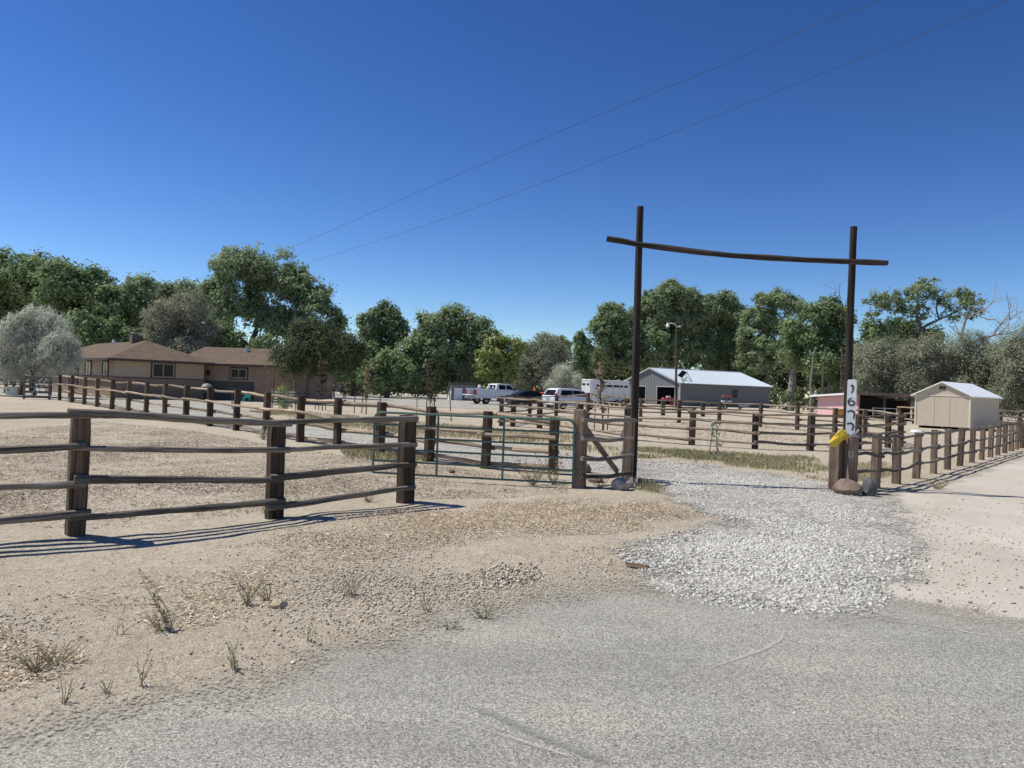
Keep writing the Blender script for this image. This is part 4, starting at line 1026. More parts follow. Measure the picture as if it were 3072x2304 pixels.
MB().tube([(-0.4, BW / 2, BR + 0.09), (BL + 0.42, BW / 2, BR + 0.09)], 0.09, 6).build('ridge_cap', mt_galv, rof)
for d_ in doors:
    f_ = MB()
    for y_ in d_[:2]: f_.box((-0.06, y_, d_[2] / 2), (0.08, 0.12, d_[2]))
    f_.box((-0.06, (d_[0] + d_[1]) / 2, d_[2] + 0.06), (0.08, d_[1] - d_[0] + 0.12, 0.12)); f_.build('door_frame', mt_galv, barn)
wf = MB(); wx, wz = 9.7, 1.35
for (cx, cz, sx, sz) in ((0, 0, 1.1, 0.08), (0, 1.2, 1.1, 0.08), (-0.51, 0.6, 0.08, 1.12), (0.51, 0.6, 0.08, 1.12), (0, 0.6, 0.94, 0.06)): wf.box((wx + cx, -0.065, wz + cz), (sx, 0.06, sz))
wn = wf.build('window', mat('dull_frame', (0.16, 0.165, 0.165), 0.6, 0.1), barn)
for cz in (0.31, 0.89): MB().box((wx, -0.052, wz + cz), (0.94, 0.03, 0.5)).build('pane', mt_glass, wn)
MB().box((BL / 2, BW / 2, 0.03), (BL, BW, 0.06)).build('floor', mat('dusty_floor', (0.12, 0.11, 0.10), 0.9), barn)
# dark panel on a lattice frame at the eave
pb = P(2046, 1146, 100.6)
sol = thing('tilted_panel', 'tilted dark panel on a thin lattice frame in front of the barn roof', 'panel', (pb.x, pb.y, 0))
def pl_(px, py, d): return P(px, py, d) - Vector((pb.x, pb.y, 0))
a, b, c, d = pl_(2033, 1126, 100.3), pl_(2047, 1110.5, 101.3), pl_(2061, 1116, 101.3), pl_(2046, 1133, 100.3)
nn = (b - a).cross(d - a).normalized() * 0.06
MB().add([a, b, c, d, a + nn, b + nn, c + nn, d + nn], [(0, 1, 2, 3), (7, 6, 5, 4), (0, 4, 5, 1), (1, 5, 6, 2), (2, 6, 7, 3), (3, 7, 4, 0)]).build('panel', mt_glass, sol)
fm = MB()
nodes_ = [(2061, 1116, 101.2), (2076, 1144, 100.6), (2044, 1141, 100.6), (2046, 1133, 100.6), (2058, 1142, 100.6), (2063, 1132, 100.6)]
for i, j in ((0, 1), (0, 3), (3, 2), (2, 1), (0, 4), (5, 2), (5, 1), (3, 4)): fm.tube([pl_(*nodes_[i]), pl_(*nodes_[j])], 0.035, 5)
fm.build('lattice_frame', mt_steel, sol)
MB().tube([Vector((0, 0, -0.1)), pl_(2050, 1142, 100.6)], 0.06, 6).build('mast', mt_steel, sol)

# yard light pole
lb = G(2028, 1222); lt = P(2029, 980, lb.y)
lamp = thing('yard_light_pole', 'tall brown wooden pole with a white yard lamp on a curved arm', 'lamp post', lb)
MB().tube([Vector((0, 0, -0.3)), (lt - lb) * 0.5, lt - lb], [0.17, 0.14, 0.11], 9).build('pole', wood('lamp_pole_wood', (0.10, 0.07, 0.055), (0.20, 0.14, 0.105)), lamp, smooth=True)
h_ = lt - lb
MB().tube([h_ + Vector((0, -0.1, 0.0)), h_ + Vector((-0.25, -0.15, 0.32)), h_ + Vector((-0.7, -0.15, 0.38)), h_ + Vector((-1.05, -0.15, 0.3))], 0.05, 7).build('arm', mt_white, lamp, smooth=True)
hd = MB().tube([h_ + Vector((-1.1, -0.15, 0.42)), h_ + Vector((-1.1, -0.15, 0.2)), h_ + Vector((-1.1, -0.15, 0.08)), h_ + Vector((-1.1, -0.15, -0.12))], [0.07, 0.12, 0.27, 0.16], 10).build('lamp_head', mt_white, lamp, smooth=True)
MB().tube([h_ + Vector((0.1, -0.1, -0.05)), h_ + Vector((0.4, -0.1, 0.05)), h_ + Vector((0.5, -0.1, -0.02))], [0.05, 0.12, 0.16], 8).build('insulator', mt_galv, lamp, smooth=True)

# pink shelter
SP = P(2575, 1258, 62); SP.z = 0
shel = thing('pink_shelter', 'low pink sided animal shelter with a dark open front', 'shelter', SP, R(-2))
mt_pink = mat('pink_board_paint', (0.72, 0.45, 0.44), 0.8, 0.08, 4, bmp=0.1)
SL, SW = 9.2, 4.3
def sz_(y): return 2.08 - 0.30 * y / SL
# left wall boards (x = 0), one by one
nb = 9; bwid = SL / nb
for k in range(nb):
    y0_ = k * bwid + 0.02; y1_ = (k + 1) * bwid - 0.02
    MB().add([(0, y0_, 0.02), (0, y1_, 0.02), (0, y1_, sz_(y1_)), (0, y0_, sz_(y0_)), (0.04, y0_, 0.02), (0.04, y1_, 0.02), (0.04, y1_, sz_(y1_)), (0.04, y0_, sz_(y0_))],
             [(0, 1, 2, 3), (4, 7, 6, 5), (0, 4, 5, 1), (1, 5, 6, 2), (2, 6, 7, 3), (3, 7, 4, 0)]).build('board', mt_pink, shel)
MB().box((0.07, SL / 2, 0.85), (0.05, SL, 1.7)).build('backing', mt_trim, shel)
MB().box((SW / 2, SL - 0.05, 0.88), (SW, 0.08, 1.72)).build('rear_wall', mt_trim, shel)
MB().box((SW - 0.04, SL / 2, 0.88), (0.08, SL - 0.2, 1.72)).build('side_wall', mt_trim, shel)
for x_ in (0.06, SW / 2, SW - 0.08): MB().box((x_, 0.12, 1.02), (0.14, 0.14, 2.04)).build('post', mt_tie, shel)
MB().box((SW / 2, 2.6, 0.95), (SW - 0.2, 0.05, 1.9)).build('inner_wall', mat('stall_shade_board', (0.03, 0.025, 0.022), 0.9, 0.2), shel)  # near-black board colour paints in the shade inside the shelter
rr = MB(); o0, o1 = -0.52, SW + 0.55
rr.add([(o0, -0.5, 2.12), (o1, -0.5, 2.12), (o1, SL + 0.5, 1.8), (o0, SL + 0.5, 1.8), (o0, -0.5, 2.26), (o1, -0.5, 2.26), (o1, SL + 0.5, 1.94), (o0, SL + 0.5, 1.94)], [(0, 1, 2, 3), (4, 7, 6, 5), (0, 4, 5, 1), (1, 5, 6, 2), (2, 6, 7, 3), (3, 7, 4, 0)])
rsh = rr.build('roof', mat('faded_roof_board', (0.42, 0.36, 0.34), 0.7, 0.1), shel)
MB().box(((o0 + o1) / 2, -0.53, 2.19), (o1 - o0, 0.05, 0.17)).build('front_fascia', mat('brown_fascia', (0.20, 0.13, 0.115), 0.8, 0.15), rsh)
fsc = MB(); d_ = Vector((0, SL + 1.0, -0.32)); M = d_.to_track_quat('Y', 'Z').to_matrix(); fsc.box(Vector((o0 - 0.03, -0.5, 2.19)) + d_ / 2, (0.05, d_.length, 0.17), 0, M); fsc.build('side_fascia', mt_white, rsh)
ob_ = P(2518, 1240, 60.5); ob_.z = 0
o = MB().box((0, 0, 0.45), (1.3, 0.08, 0.7)).build('orange_board', mat('orange_panel', (0.62, 0.30, 0.05), 0.7, 0.15, 5), None, loc=ob_, rot=(0.15, 0, 0.2)); tag(o, 'orange panel leaning beside the pink shelter', 'panel')
# pipe panel by the shelter
pp = P(2655, 1245, 58); pp.z = 0
pan = thing('pipe_panel', 'pale metal pipe corral panel before the dark shelter opening', 'gate', pp, 0.05)
for z_ in (0.25, 0.65, 1.05): MB().tube([(-0.95, 0, z_), (0.95, 0, z_)], 0.022, 6).build('bar', mt_galv, pan)
for x_ in (-0.95, 0, 0.95): MB().tube([(x_, 0.05, 0), (x_, 0.05, 1.1)], 0.025, 6).build('upright', mt_galv, pan)

# tan storage shed
GS = P(2910, 1290, 44.9); GS.z = 0
shed = thing('storage_shed', 'tan gabled storage shed with bright white roof at the right', 'shed', GS, math.atan2(0.64, 0.77))
mt_tan = mat('tan_shed_siding', (0.52, 0.445, 0.345), 0.75, 0.05, 3, bmp=0.1)
mt_tantrim = mat('pale_tan_trim', (0.68, 0.61, 0.50), 0.7, 0.05, 3, bmp=0)
SX, SY, S0, SE, SR = 4.8, 3.2, 0.16, 2.10, 2.88
def sgz(y): return SE + (SR - SE) * (1 - abs(y - SY / 2) / (SY / 2))
gmb = MB(); prof = [(0, S0), (SY, S0), (SY, SE), (SY / 2, SR), (0, SE)]
gmb.prism(prof, 0.0, SX, 'x'); gmb.build('walls', mt_tan, shed)
tm = MB()
tm.box((-0.012, SY / 2, SE - 0.02), (0.03, SY - 0.16, 0.05))
for y_ in (0.04, SY - 0.04): tm.box((-0.015, y_, (S0 + SE) / 2), (0.035, 0.09, SE - S0))
tm.box((SX - 0.05, -0.015, (S0 + SE) / 2), (0.09, 0.03, SE - S0))
tm.build('corner_trim', mt_tantrim, shed)
gv = MB()
for y_ in (SY * 0.36, SY * 0.64): gv.box((-0.004, y_, (S0 + SE) / 2 - 0.05), (0.012, 0.02, SE - S0 - 0.15))
gv.build('panel_seam', mat('seam_tan', (0.40, 0.335, 0.255), 0.8, 0.05), shed)
vt = MB().box((-0.02, SY / 2, SE + 0.47), (0.05, 0.36, 0.20)).build('gable_vent', mt_trim, shed)
for k in range(4): MB().box((-0.048, SY / 2, SE + 0.40 + k * 0.045), (0.012, 0.32, 0.018)).build('slat', mt_skirt, vt)
srm = MB(); sl_ = (SR - SE) / (SY / 2)
for s in (0, 1):
    ye = -0.22 if s == 0 else SY + 0.22; ze = SE - 0.22 * sl_ + 0.02
    srm.add([(-0.18, ye, ze), (SX + 0.18, ye, ze), (SX + 0.18, SY / 2, SR + 0.02), (-0.18, SY / 2, SR + 0.02), (-0.18, ye, ze + 0.07), (SX + 0.18, ye, ze + 0.07), (SX + 0.18, SY / 2, SR + 0.09), (-0.18, SY / 2, SR + 0.09)],
            [(0, 1, 2, 3), (4, 7, 6, 5), (0, 4, 5, 1), (1, 5, 6, 2), (3, 2, 6, 7), (0, 3, 7, 4)])
srm.build('roof', mat('white_metal_roof', (0.80, 0.82, 0.84), 0.45, 0.03, 2, bmp=0), shed)
for y_ in (0.3, SY / 2, SY - 0.3): MB().box((SX / 2, y_, 0.06), (SX - 0.1, 0.12, 0.17)).build('skid', mt_tie, shed)
o = MB().tube([(0, 0, 0), (0, 0, 0.12)], [0.36, 0.3], 14).build('white_tub_lid', mt_white, None, loc=P(2752, 1306, 40) - Vector((0, 0, P(2752, 1306, 40).z))); tag(o, 'low white round lid on the ground left of the tan shed', 'lid')

# little white outbuilding
WB = P(1352, 1193, 84); WB.z = 0
wsh = thing('small_outbuilding', 'small grey and white outbuilding with a sloping roof beside the pickup', 'shed', WB, R(18))
fw, fd, fh, bh = 2.9, 1.6, 1.78, 0.75
mt_gs = mat('grey_board_siding', (0.20, 0.205, 0.21), 0.8, 0.1, 3)
MB().prism([(0, -0.05), (fd, -0.05), (fd, bh), (0, fh)], 0.05, fw, 'x').build('walls', mt_gs, wsh)
MB().prism([(0.0, -0.05), (fd, -0.05), (fd, bh - 0.03), (0.0, fh - 0.03)], 0.0, 0.045, 'x').build('side_wall', mt_white, wsh)
MB().box((0.85, -0.03, 0.72), (0.95, 0.06, 1.45)).build('door', mt_white, wsh)
MB().add([(-0.25, -0.28, fh + 0.18), (fw + 0.2, -0.28, fh + 0.18), (fw + 0.2, fd + 0.3, bh - 0.12), (-0.25, fd + 0.3, bh - 0.12), (-0.25, -0.28, fh + 0.30), (fw + 0.2, -0.28, fh + 0.30), (fw + 0.2, fd + 0.3, bh), (-0.25, fd + 0.3, bh)],
         [(0, 1, 2, 3), (4, 7, 6, 5), (0, 4, 5, 1), (1, 5, 6, 2), (2, 6, 7, 3), (3, 7, 4, 0)]).build('roof', mt_skirt, wsh)

# ------------------------------------------------------------------ vehicles (local x forward, y left)
def wheel(parent, x, y, r, wd, rimr=0.6):
    t = MB(); s = 1 if y > 0 else -1
    prof = [(0.55 * r, 0.0), (0.80 * r, -0.02), (0.95 * r, 0.015), (r, 0.05), (r, wd - 0.05), (0.95 * r, wd - 0.015), (0.80 * r, wd), (0.55 * r, wd)]
    n = 20; vs = []; fs = []
    for k in range(n):
        a = 2 * math.pi * k / n
        for (rr_, q) in prof: vs.append((math.cos(a) * rr_, -s * q, math.sin(a) * rr_))
    m = len(prof)
    for k in range(n):
        for j in range(m - 1): fs.append((k * m + j, ((k + 1) % n) * m + j, ((k + 1) % n) * m + j + 1, k * m + j + 1))
    t.add(vs, fs); w_ = t.build('wheel', mt_rubber, parent, smooth=True, loc=(x, y, r))
    rm_ = MB(); ring_ = [(math.cos(2 * math.pi * k / 16) * rimr * r, math.sin(2 * math.pi * k / 16) * rimr * r) for k in range(16)]
    rm_.prism(ring_, -s * 0.035, -s * (wd - 0.03), 'y')
    for k in range(5):
        a = 2 * math.pi * k / 5; rm_.box((math.cos(a) * rimr * r * 0.55, -s * 0.02, math.sin(a) * rimr * r * 0.55), (rimr * r * 0.8, 0.03, 0.055), 0, Matrix.Rotation(-a, 3, 'Y'))
    rm_.build('rim', mt_rim, w_)
    return w_
def body_loft(secs):
    """secs: (x, zb, zt, hw_b, hw_m, hw_t) rounded cross sections"""
    out = []
    for (x, zb, zt, hb, hm, ht) in secs:
        zm = zb + (zt - zb) * 0.55; e = (zt - zb) * 0.10
        half = [(hb * 0.9, zb), (hb, zb + e), (hm, zm), (ht, zt - e), (ht * 0.9, zt)]
        out.append([Vector((x, y, z)) for y, z in half] + [Vector((x, -y, z)) for y, z in reversed(half)])
    return MB().loft(out)
def side_glass(mb, p, q, r_, s_):
    mb.quad(p, q, r_, s_)
def arch(parent, x, y, r, wd=0.03, m_=None):
    s = 1 if y > 0 else -1; a = MB(); n = 16; vs = []; fs = []
    for k in range(n + 1):
        th = math.pi * k / n
        for rr_ in (r * 1.08, r * 1.24):
            for q in (0, wd): vs.append((x + math.cos(th) * rr_, y + s * q, r * 0.98 + math.sin(th) * rr_))
    for k in range(n):
        b_ = k * 4; c_ = b_ + 4
        fs += [(b_, b_ + 2, c_ + 2, c_), (b_ + 1, c_ + 1, c_ + 3, b_ + 3), (b_, c_, c_ + 1, b_ + 1), (b_ + 2, b_ + 3, c_ + 3, c_ + 2)]
    a.add(vs, fs); a.build('wheel_arch', m_ or mt_white, parent, smooth=True)
    d_ = MB(); pts = [(x + math.cos(math.pi * k / 12) * r * 1.1, r * 0.98 + math.sin(math.pi * k / 12) * r * 1.1) for k in range(13)]
    d_.prism(pts, y - s * 0.10, y + s * 0.008, 'y'); d_.build('wheel_well', mt_black, parent)

def vehicle_at(name, label, cat, px, py, d, lx, ly, rz):
    """put local point (lx, ly) above pixel px at depth d"""
    p = P(px, py, d); c_, s_ = math.cos(rz), math.sin(rz)
    return thing(name, label, cat, (p.x - lx * c_ + ly * s_, p.y - lx * s_ - ly * c_, 0), rz)

# pickup
pk = vehicle_at('pickup_truck', 'white pickup truck with lowered tailgate parked on the gravel yard', 'pickup truck', 1459, 1205, 70, -1.85, -0.95, R(33))
mt_sil = mat('silver_white_paint', (0.70, 0.72, 0.75), 0.3, 0.03, 3, bmp=0)
bd1 = MB()
for s in (-1, 1):
    bd1.box((-1.92, s * 0.93, 1.02), (2.15, 0.14, 0.92))
bd1.box((-1.92, 0, 0.72), (2.15, 1.74, 0.10)); bd1.box((-0.88, 0, 1.05), (0.08, 1.72, 0.8))
bd1.build('bed', mt_sil, pk, bevel=0.04)
MB().box((-3.26, 0, 0.86), (0.52, 1.62, 0.09)).build('tailgate', mt_white, pk, bevel=0.02)
MB().box((-3.06, 0, 0.62), (0.22, 1.95, 0.22)).build('rear_bumper', mt_rim, pk, bevel=0.05)
body_loft([(-0.82, 0.55, 1.42, 0.95, 1.0, 0.97), (0.3, 0.55, 1.42, 0.95, 1.0, 0.97), (1.35, 0.55, 1.42, 0.95, 1.0, 0.95), (1.5, 0.55, 1.40, 0.95, 1.0, 0.92), (2.6, 0.58, 1.33, 0.92, 0.97, 0.86), (2.95, 0.6, 1.20, 0.86, 0.92, 0.80), (3.03, 0.65, 1.0, 0.8, 0.85, 0.75)]).build('body', mt_sil, pk, smooth=True)
cab_s = [(-0.80, 1.40, 0.93), (-0.62, 1.95, 0.78), (-0.2, 2.02, 0.78), (0.55, 2.0, 0.77), (0.85, 1.92, 0.76), (1.62, 1.38, 0.88)]
vs = []
for x_, z_, h_w in cab_s: vs.append([Vector((x_, 0.93, 1.38)), Vector((x_, h_w, z_)), Vector((x_, -h_w, z_)), Vector((x_, -0.93, 1.38))])
MB().loft(vs).build('cab_roof', mt_white, pk, smooth=True, bevel=0.03)
for s in (-1, 1):
    g_ = MB()
    g_.add([(-0.45, s * 0.925, 1.45), (0.30, s * 0.925, 1.45), (0.30, s * 0.815, 1.88), (-0.42, s * 0.815, 1.88)], [(0, 1, 2, 3)])
    g_.add([(0.40, s * 0.925, 1.45), (1.30, s * 0.915, 1.45), (0.82, s * 0.815, 1.86), (0.40, s * 0.815, 1.88)], [(0, 1, 2, 3)])
    g_.build('side_window', mt_glass, pk)
    MB().box((1.22, s * 1.12, 1.50), (0.12, 0.26, 0.28)).build('mirror', mt_black, pk, bevel=0.03)
    MB().box((-2.985, s * 0.93, 1.12), (0.06, 0.135, 0.52)).build('tail_light', mt_red, pk)
    MB().box((0.35, s * 1.012, 1.22), (0.14, 0.03, 0.04)).build('door_handle', mt_rim, pk)
    for x_ in (-1.85, 1.95):
        wheel(pk, x_, s * 0.98, 0.40, 0.28); arch(pk, x_, s * 0.985, 0.42, 0.05)
MB().add([(-0.792, 0.72, 1.46), (-0.792, -0.72, 1.46), (-0.675, -0.62, 1.86), (-0.675, 0.62, 1.86)], [(0, 1, 2, 3)]).build('rear_window', mt_glass, pk)
ws = MB().add([(1.60, 0.80, 1.43), (1.60, -0.80, 1.43), (0.91, -0.70, 1.91), (0.91, 0.70, 1.91)], [(0, 1, 2, 3)]); ws.build('windshield', mt_glass, pk, loc=(0.015, 0, 0.015))
for y_ in (-0.35, 0.35):
    sp_ = MB().tube([(0, 0, 0), (0.02, 0, 0)], 0.17, 14); so = sp_.build('window_decal', mt_white, pk, loc=(-0.735 - 0.06, y_, 1.62)); so.rotation_euler = (0, -0.29, 0)
crg = random.Random(2); lm = MB()
for k in range(7): lm.box((crg.uniform(-2.9, -2.0), crg.uniform(-0.6, 0.6), 0.95 + crg.uniform(0, 0.35)), (0.4, 0.35, crg.uniform(0.2, 0.6)), crg.uniform(0, 3))
o = lm.build('bed_load', mat('mixed_dark_cargo', (0.10, 0.075, 0.06), 0.8, 0.6, 6), pk)
o2 = MB().tube([(0, 0, 0), (0, 0, 0.3)], [0.22, 0.12], 10).build('white_sack', mt_white, pk, loc=(-1.9, 0.3, 1.55))

# minivan
def minivan():
    t = vehicle_at('minivan', 'white minivan with dark windows parked behind the round pen', 'minivan', 1690, 1226, 62, -1.45, -0.9, R(34))
    body_loft([(-2.45, 0.45, 0.95, 0.78, 0.84, 0.8), (-2.4, 0.32, 1.10, 0.84, 0.93, 0.88), (-1.5, 0.28, 1.12, 0.88, 0.97, 0.92), (0.6, 0.28, 1.08, 0.88, 0.97, 0.92), (1.5, 0.28, 1.02, 0.88, 0.96, 0.86), (2.2, 0.32, 0.88, 0.82, 0.9, 0.72), (2.5, 0.4, 0.70, 0.66, 0.72, 0.6)]).build('body', mt_sil, t, smooth=True)
    cs = [(-2.38, 1.08, 0.90), (-1.95, 1.68, 0.72), (-1.5, 1.76, 0.72), (-0.2, 1.78, 0.72), (0.5, 1.70, 0.70), (0.85, 1.58, 0.70), (1.75, 1.00, 0.82)]
    MB().loft([[Vector((x_, 0.92, 1.02)), Vector((x_, h, z_)), Vector((x_, -h, z_)), Vector((x_, -0.92, 1.02))] for x_, z_, h in cs]).build('roof', mt_white, t, smooth=True, bevel=0.03)
    for s in (-1, 1):
        def pt(x_, z_): return (x_, s * (0.925 - 0.20 * (z_ - 1.02) / 0.74 + 0.006), z_)
        g_ = MB(); g_.add([pt(-1.75, 1.12), pt(-0.45, 1.12), pt(-0.45, 1.60), pt(-1.6, 1.58)], [(0, 1, 2, 3)]); g_.add([pt(-0.40, 1.12), pt(0.45, 1.10), pt(0.45, 1.57), pt(-0.40, 1.60)], [(0, 1, 2, 3)]); g_.add([pt(0.50, 1.10), pt(1.35, 1.08), pt(0.80, 1.48), pt(0.5, 1.55)], [(0, 1, 2, 3)])
        g_.build('side_window', mt_glass, t)
        MB().box((-2.25, s * 0.86, 1.16), (0.22, 0.16, 0.30)).build('tail_light', mt_red, t, bevel=0.03)
        MB().tube([(-1.5, s * 0.62, 1.80), (0.3, s * 0.62, 1.80)], 0.025, 6).build('roof_rail', mt_black, t)
        for x_ in (-1.45, 1.5):
            wheel(t, x_, s * 0.95, 0.34, 0.22); arch(t, x_, s * 0.955, 0.345, 0.03, mt_sil)
    MB().add([(-2.34, 0.72, 1.14), (-2.34, -0.72, 1.14), (-2.03, -0.62, 1.60), (-2.03, 0.62, 1.60)], [(0, 1, 2, 3)]).build('rear_window', mt_glass, t, loc=(-0.012, 0, 0))
    MB().box((-2.47, 0, 0.86), (0.05, 0.5, 0.16)).build('license_plate', mat('plate_blue', (0.35, 0.42, 0.45), 0.5, 0.3), t)
    MB().box((-2.46, 0, 0.46), (0.12, 1.6, 0.2)).build('bumper', mt_white, t, bevel=0.05)
    return t
minivan()

def sedan(name, label, px, py, d, lx, ly, rz, paint, hgt=1.42):
    t = vehicle_at(name, label, 'car', px, py, d, lx, ly, rz); k = hgt / 1.42
    body_loft([(-2.3, 0.42 * k, 0.86 * k, 0.72, 0.78, 0.7), (-2.2, 0.30 * k, 0.98 * k, 0.80, 0.88, 0.78), (-1.3, 0.25, 0.98 * k, 0.84, 0.91, 0.82), (0.6, 0.25, 0.94 * k, 0.84, 0.91, 0.82), (1.6, 0.28, 0.86 * k, 0.80, 0.88, 0.72), (2.2, 0.34, 0.70 * k, 0.70, 0.78, 0.6), (2.32, 0.42, 0.6 * k, 0.6, 0.66, 0.55)]).build('body', paint, t, smooth=True)
    cs = [(-1.85, 0.96 * k, 0.80), (-1.05, 1.36 * k, 0.60), (-0.4, 1.42 * k, 0.60), (0.3, 1.36 * k, 0.60), (1.15, 0.90 * k, 0.78)]
    MB().loft([[Vector((x_, 0.82, 0.9 * k)), Vector((x_, h, z_)), Vector((x_, -h, z_)), Vector((x_, -0.82, 0.9 * k))] for x_, z_, h in cs]).build('roof', paint, t, smooth=True, bevel=0.03)
    for s in (-1, 1):
        def pt(x_, z_): return (x_, s * (0.82 - 0.22 * (z_ - 0.9 * k) / (0.5 * k) + 0.012), z_)
        g_ = MB(); g_.add([pt(-1.35, 1.0 * k), pt(-0.3, 0.99 * k), pt(-0.3, 1.34 * k), pt(-0.95, 1.30 * k)], [(0, 1, 2, 3)]); g_.add([pt(-0.24, 0.99 * k), pt(0.78, 0.97 * k), pt(0.25, 1.30 * k), pt(-0.24, 1.34 * k)], [(0, 1, 2, 3)]); g_.build('side_window', mt_glass, t)
        MB().box((-2.22, s * 0.66, 0.80 * k), (0.12, 0.3, 0.16)).build('tail_light', mt_red, t, bevel=0.02)
        for x_ in (-1.35, 1.4):
            wheel(t, x_, s * 0.88, 0.33, 0.21); arch(t, x_, s * 0.89, 0.335, 0.02, paint)
    MB().add([(-1.80, 0.62, 1.0 * k), (-1.80, -0.62, 1.0 * k), (-1.12, -0.52, 1.34 * k), (-1.12, 0.52, 1.34 * k)], [(0, 1, 2, 3)]).build('rear_window', mt_glass, t, loc=(-0.015, 0, 0.02))
    return t
sedan('parked_car', 'dark grey sedan parked in the shade right of the house', 932, 1186, 74, -1.35, 0.9, R(118), mat('dark_grey_paint', (0.10, 0.105, 0.115), 0.25, 0.05, 3, bmp=0), 1.6)
sedan('parked_car', 'low navy blue car between the white pickup and the minivan', 1600, 1215, 66, 0.0, -0.4, R(25), mat('navy_paint', (0.012, 0.016, 0.024), 0.35, 0.05, 3, bmp=0), 1.45)

# horse trailer
ht = vehicle_at('horse_trailer', 'white horse trailer with slit windows parked left of the barn', 'trailer', 1772, 1213, 84, 2.7, -1.0, R(180 + 30))
ht.rotation_euler = (0, 0, R(30)); p_ = P(1772, 1213, 84); ht.location = (p_.x, p_.y, 0)
mt_tr = mat('trailer_white', (0.72, 0.74, 0.76), 0.4, 0.04, 2, bmp=0)
TL, TW, TB, TT = 5.5, 2.15, 0.55, 2.72
prof = [(0.0, 0.25), (0.25, 0.0), (TL, 0.0), (TL, TW), (0.25, TW), (0.0, TW - 0.25)]
MB().prism(prof, TB, TT, 'z').build('body', mt_tr, ht, bevel=0.03)
MB().prism([(p[0] * 1.0 + (-0.04 if p[0] < TL / 2 else 0.04), p[1] + (-0.03 if p[1] < 1 else 0.03)) for p in prof], TT + 0.004, TT + 0.22, 'z').build('roof', mt_white, ht, bevel=0.08)
for k, (x_, wl) in enumerate(((1.0, 0.5), (1.75, 0.5), (2.6, 0.75), (3.6, 0.85), (4.35, 0.42), (5.0, 0.5))):
    MB().box((x_, -0.01, 2.25), (wl, 0.04, 0.24)).build('side_window', mt_glass, ht)
for y_, wl in ((0.62, 0.42), (1.45, 0.6)): MB().box((-0.012, y_, 2.38), (0.04, wl, 0.2)).build('front_window', mt_glass, ht)
for x_ in (0.42, 2.2, 3.05, 4.1, 4.7): MB().box((x_, -0.008, 1.45), (0.03, 0.03, 1.6)).build('panel_rib', mt_rim, ht)
MB().tube([(0.75, -0.03, 1.9), (0.75, 0.02, 1.9)], 0.12, 12).build('round_emblem', mat('dark_blue_emblem', (0.03, 0.05, 0.09), 0.4), ht)
for x_ in (3.75, 4.65):
    w_ = wheel(ht, x_, -0.06, 0.36, 0.24)
    w_ = wheel(ht, x_, TW + 0.06, 0.36, 0.24)
MB().box((4.2, -0.05, 0.78), (2.0, 0.16, 0.07)).build('fender', mt_galv, ht, bevel=0.02)
MB().box((TL / 2, TW / 2, 0.5), (TL - 0.1, TW - 0.3, 0.12)).build('chassis', mt_black, ht)
MB().tube([(0.2, TW / 2, 0.5), (-1.2, TW / 2, 0.5)], 0.05, 6).build('hitch', mt_black, ht)

# tractor behind the cars
tc = vehicle_at('farm_tractor', 'small orange tractor with black roll bar behind the parked cars', 'tractor', 1610, 1212, 78, -0.6, 0, R(40))
mt_or = mat('orange_tractor_paint', (0.60, 0.13, 0.025), 0.4, 0.1, 4, bmp=0)
MB().box((0.8, 0, 1.0), (1.5, 0.6, 0.6)).build('hood', mt_or, tc, bevel=0.08)
MB().box((-0.2, 0, 0.75), (1.2, 0.8, 0.4)).build('chassis', mt_black, tc, bevel=0.04)
MB().box((-0.55, 0, 1.15), (0.5, 0.5, 0.15)).build('seat', mt_black, tc, bevel=0.05)
MB().tube([(-0.85, -0.5, 0.7), (-0.9, -0.5, 2.3), (-0.9, -0.38, 2.55), (-0.9, 0.38, 2.55), (-0.9, 0.5, 2.3), (-0.85, 0.5, 0.7)], 0.06, 7).build('roll_bar', mt_black, tc)
for s in (-1, 1):
    MB().box((-0.7, s * 0.65, 1.2), (0.9, 0.3, 0.08)).build('fender', mt_or, tc, bevel=0.03)
    wheel(tc, -0.7, s * 0.85, 0.6, 0.35, 0.5); wheel(tc, 1.2, s * 0.65, 0.36, 0.22, 0.5)
MB().prism([(-0.25, 1.45), (0.25, 1.45), (0.0, 1.92)], -1.02, -1.0, 'x').build('warning_triangle', mt_or, tc)

# things in front of and inside the barn
im = thing('red_implement', 'red farm implement standing in the barn doorway', 'implement', P(2002, 1216, 97) - Vector((0, 0, P(2002, 1216, 97).z)), R(10))
mt_rd = mat('red_machine_paint', (0.45, 0.035, 0.04), 0.45, 0.12, 4, bmp=0.1)
MB().box((0, 0, 0.95), (1.4, 0.9, 0.28)).build('deck', mt_rd, im, bevel=0.04)
for x_ in (-0.62, 0.62):
    for y_ in (-0.36, 0.36): MB().box((x_, y_, 0.42), (0.12, 0.12, 0.86)).build('leg', mt_rd, im)
MB().box((0.1, 0, 1.2), (0.5, 0.4, 0.22)).build('housing', mt_white, im, bevel=0.03)
fl = thing('flatbed_trailer', 'low flatbed trailer with a red bar beside the barn side wall', 'trailer', P(2160, 1228, 88) - Vector((0, 0, P(2160, 1228, 88).z)), R(6))
MB().box((0, 0, 0.55), (3.2, 1.5, 0.12)).build('deck', mt_tie, fl)
MB().box((0.7, -0.3, 1.55), (1.1, 0.3, 0.22)).build('red_bar', mat('faded_red_paint', (0.50, 0.12, 0.11), 0.6, 0.1), fl)
for x_ in (0.4, 1.0): MB().box((x_, -0.3, 1.0), (0.1, 0.1, 0.9)).build('stand', mt_tie, fl)
MB().box((0.2, -0.4, 0.95), (0.4, 0.4, 0.2)).build('white_box', mt_white, fl); MB().box((0.95, -0.4, 0.95), (0.5, 0.3, 0.16)).build('white_box', mt_white, fl)
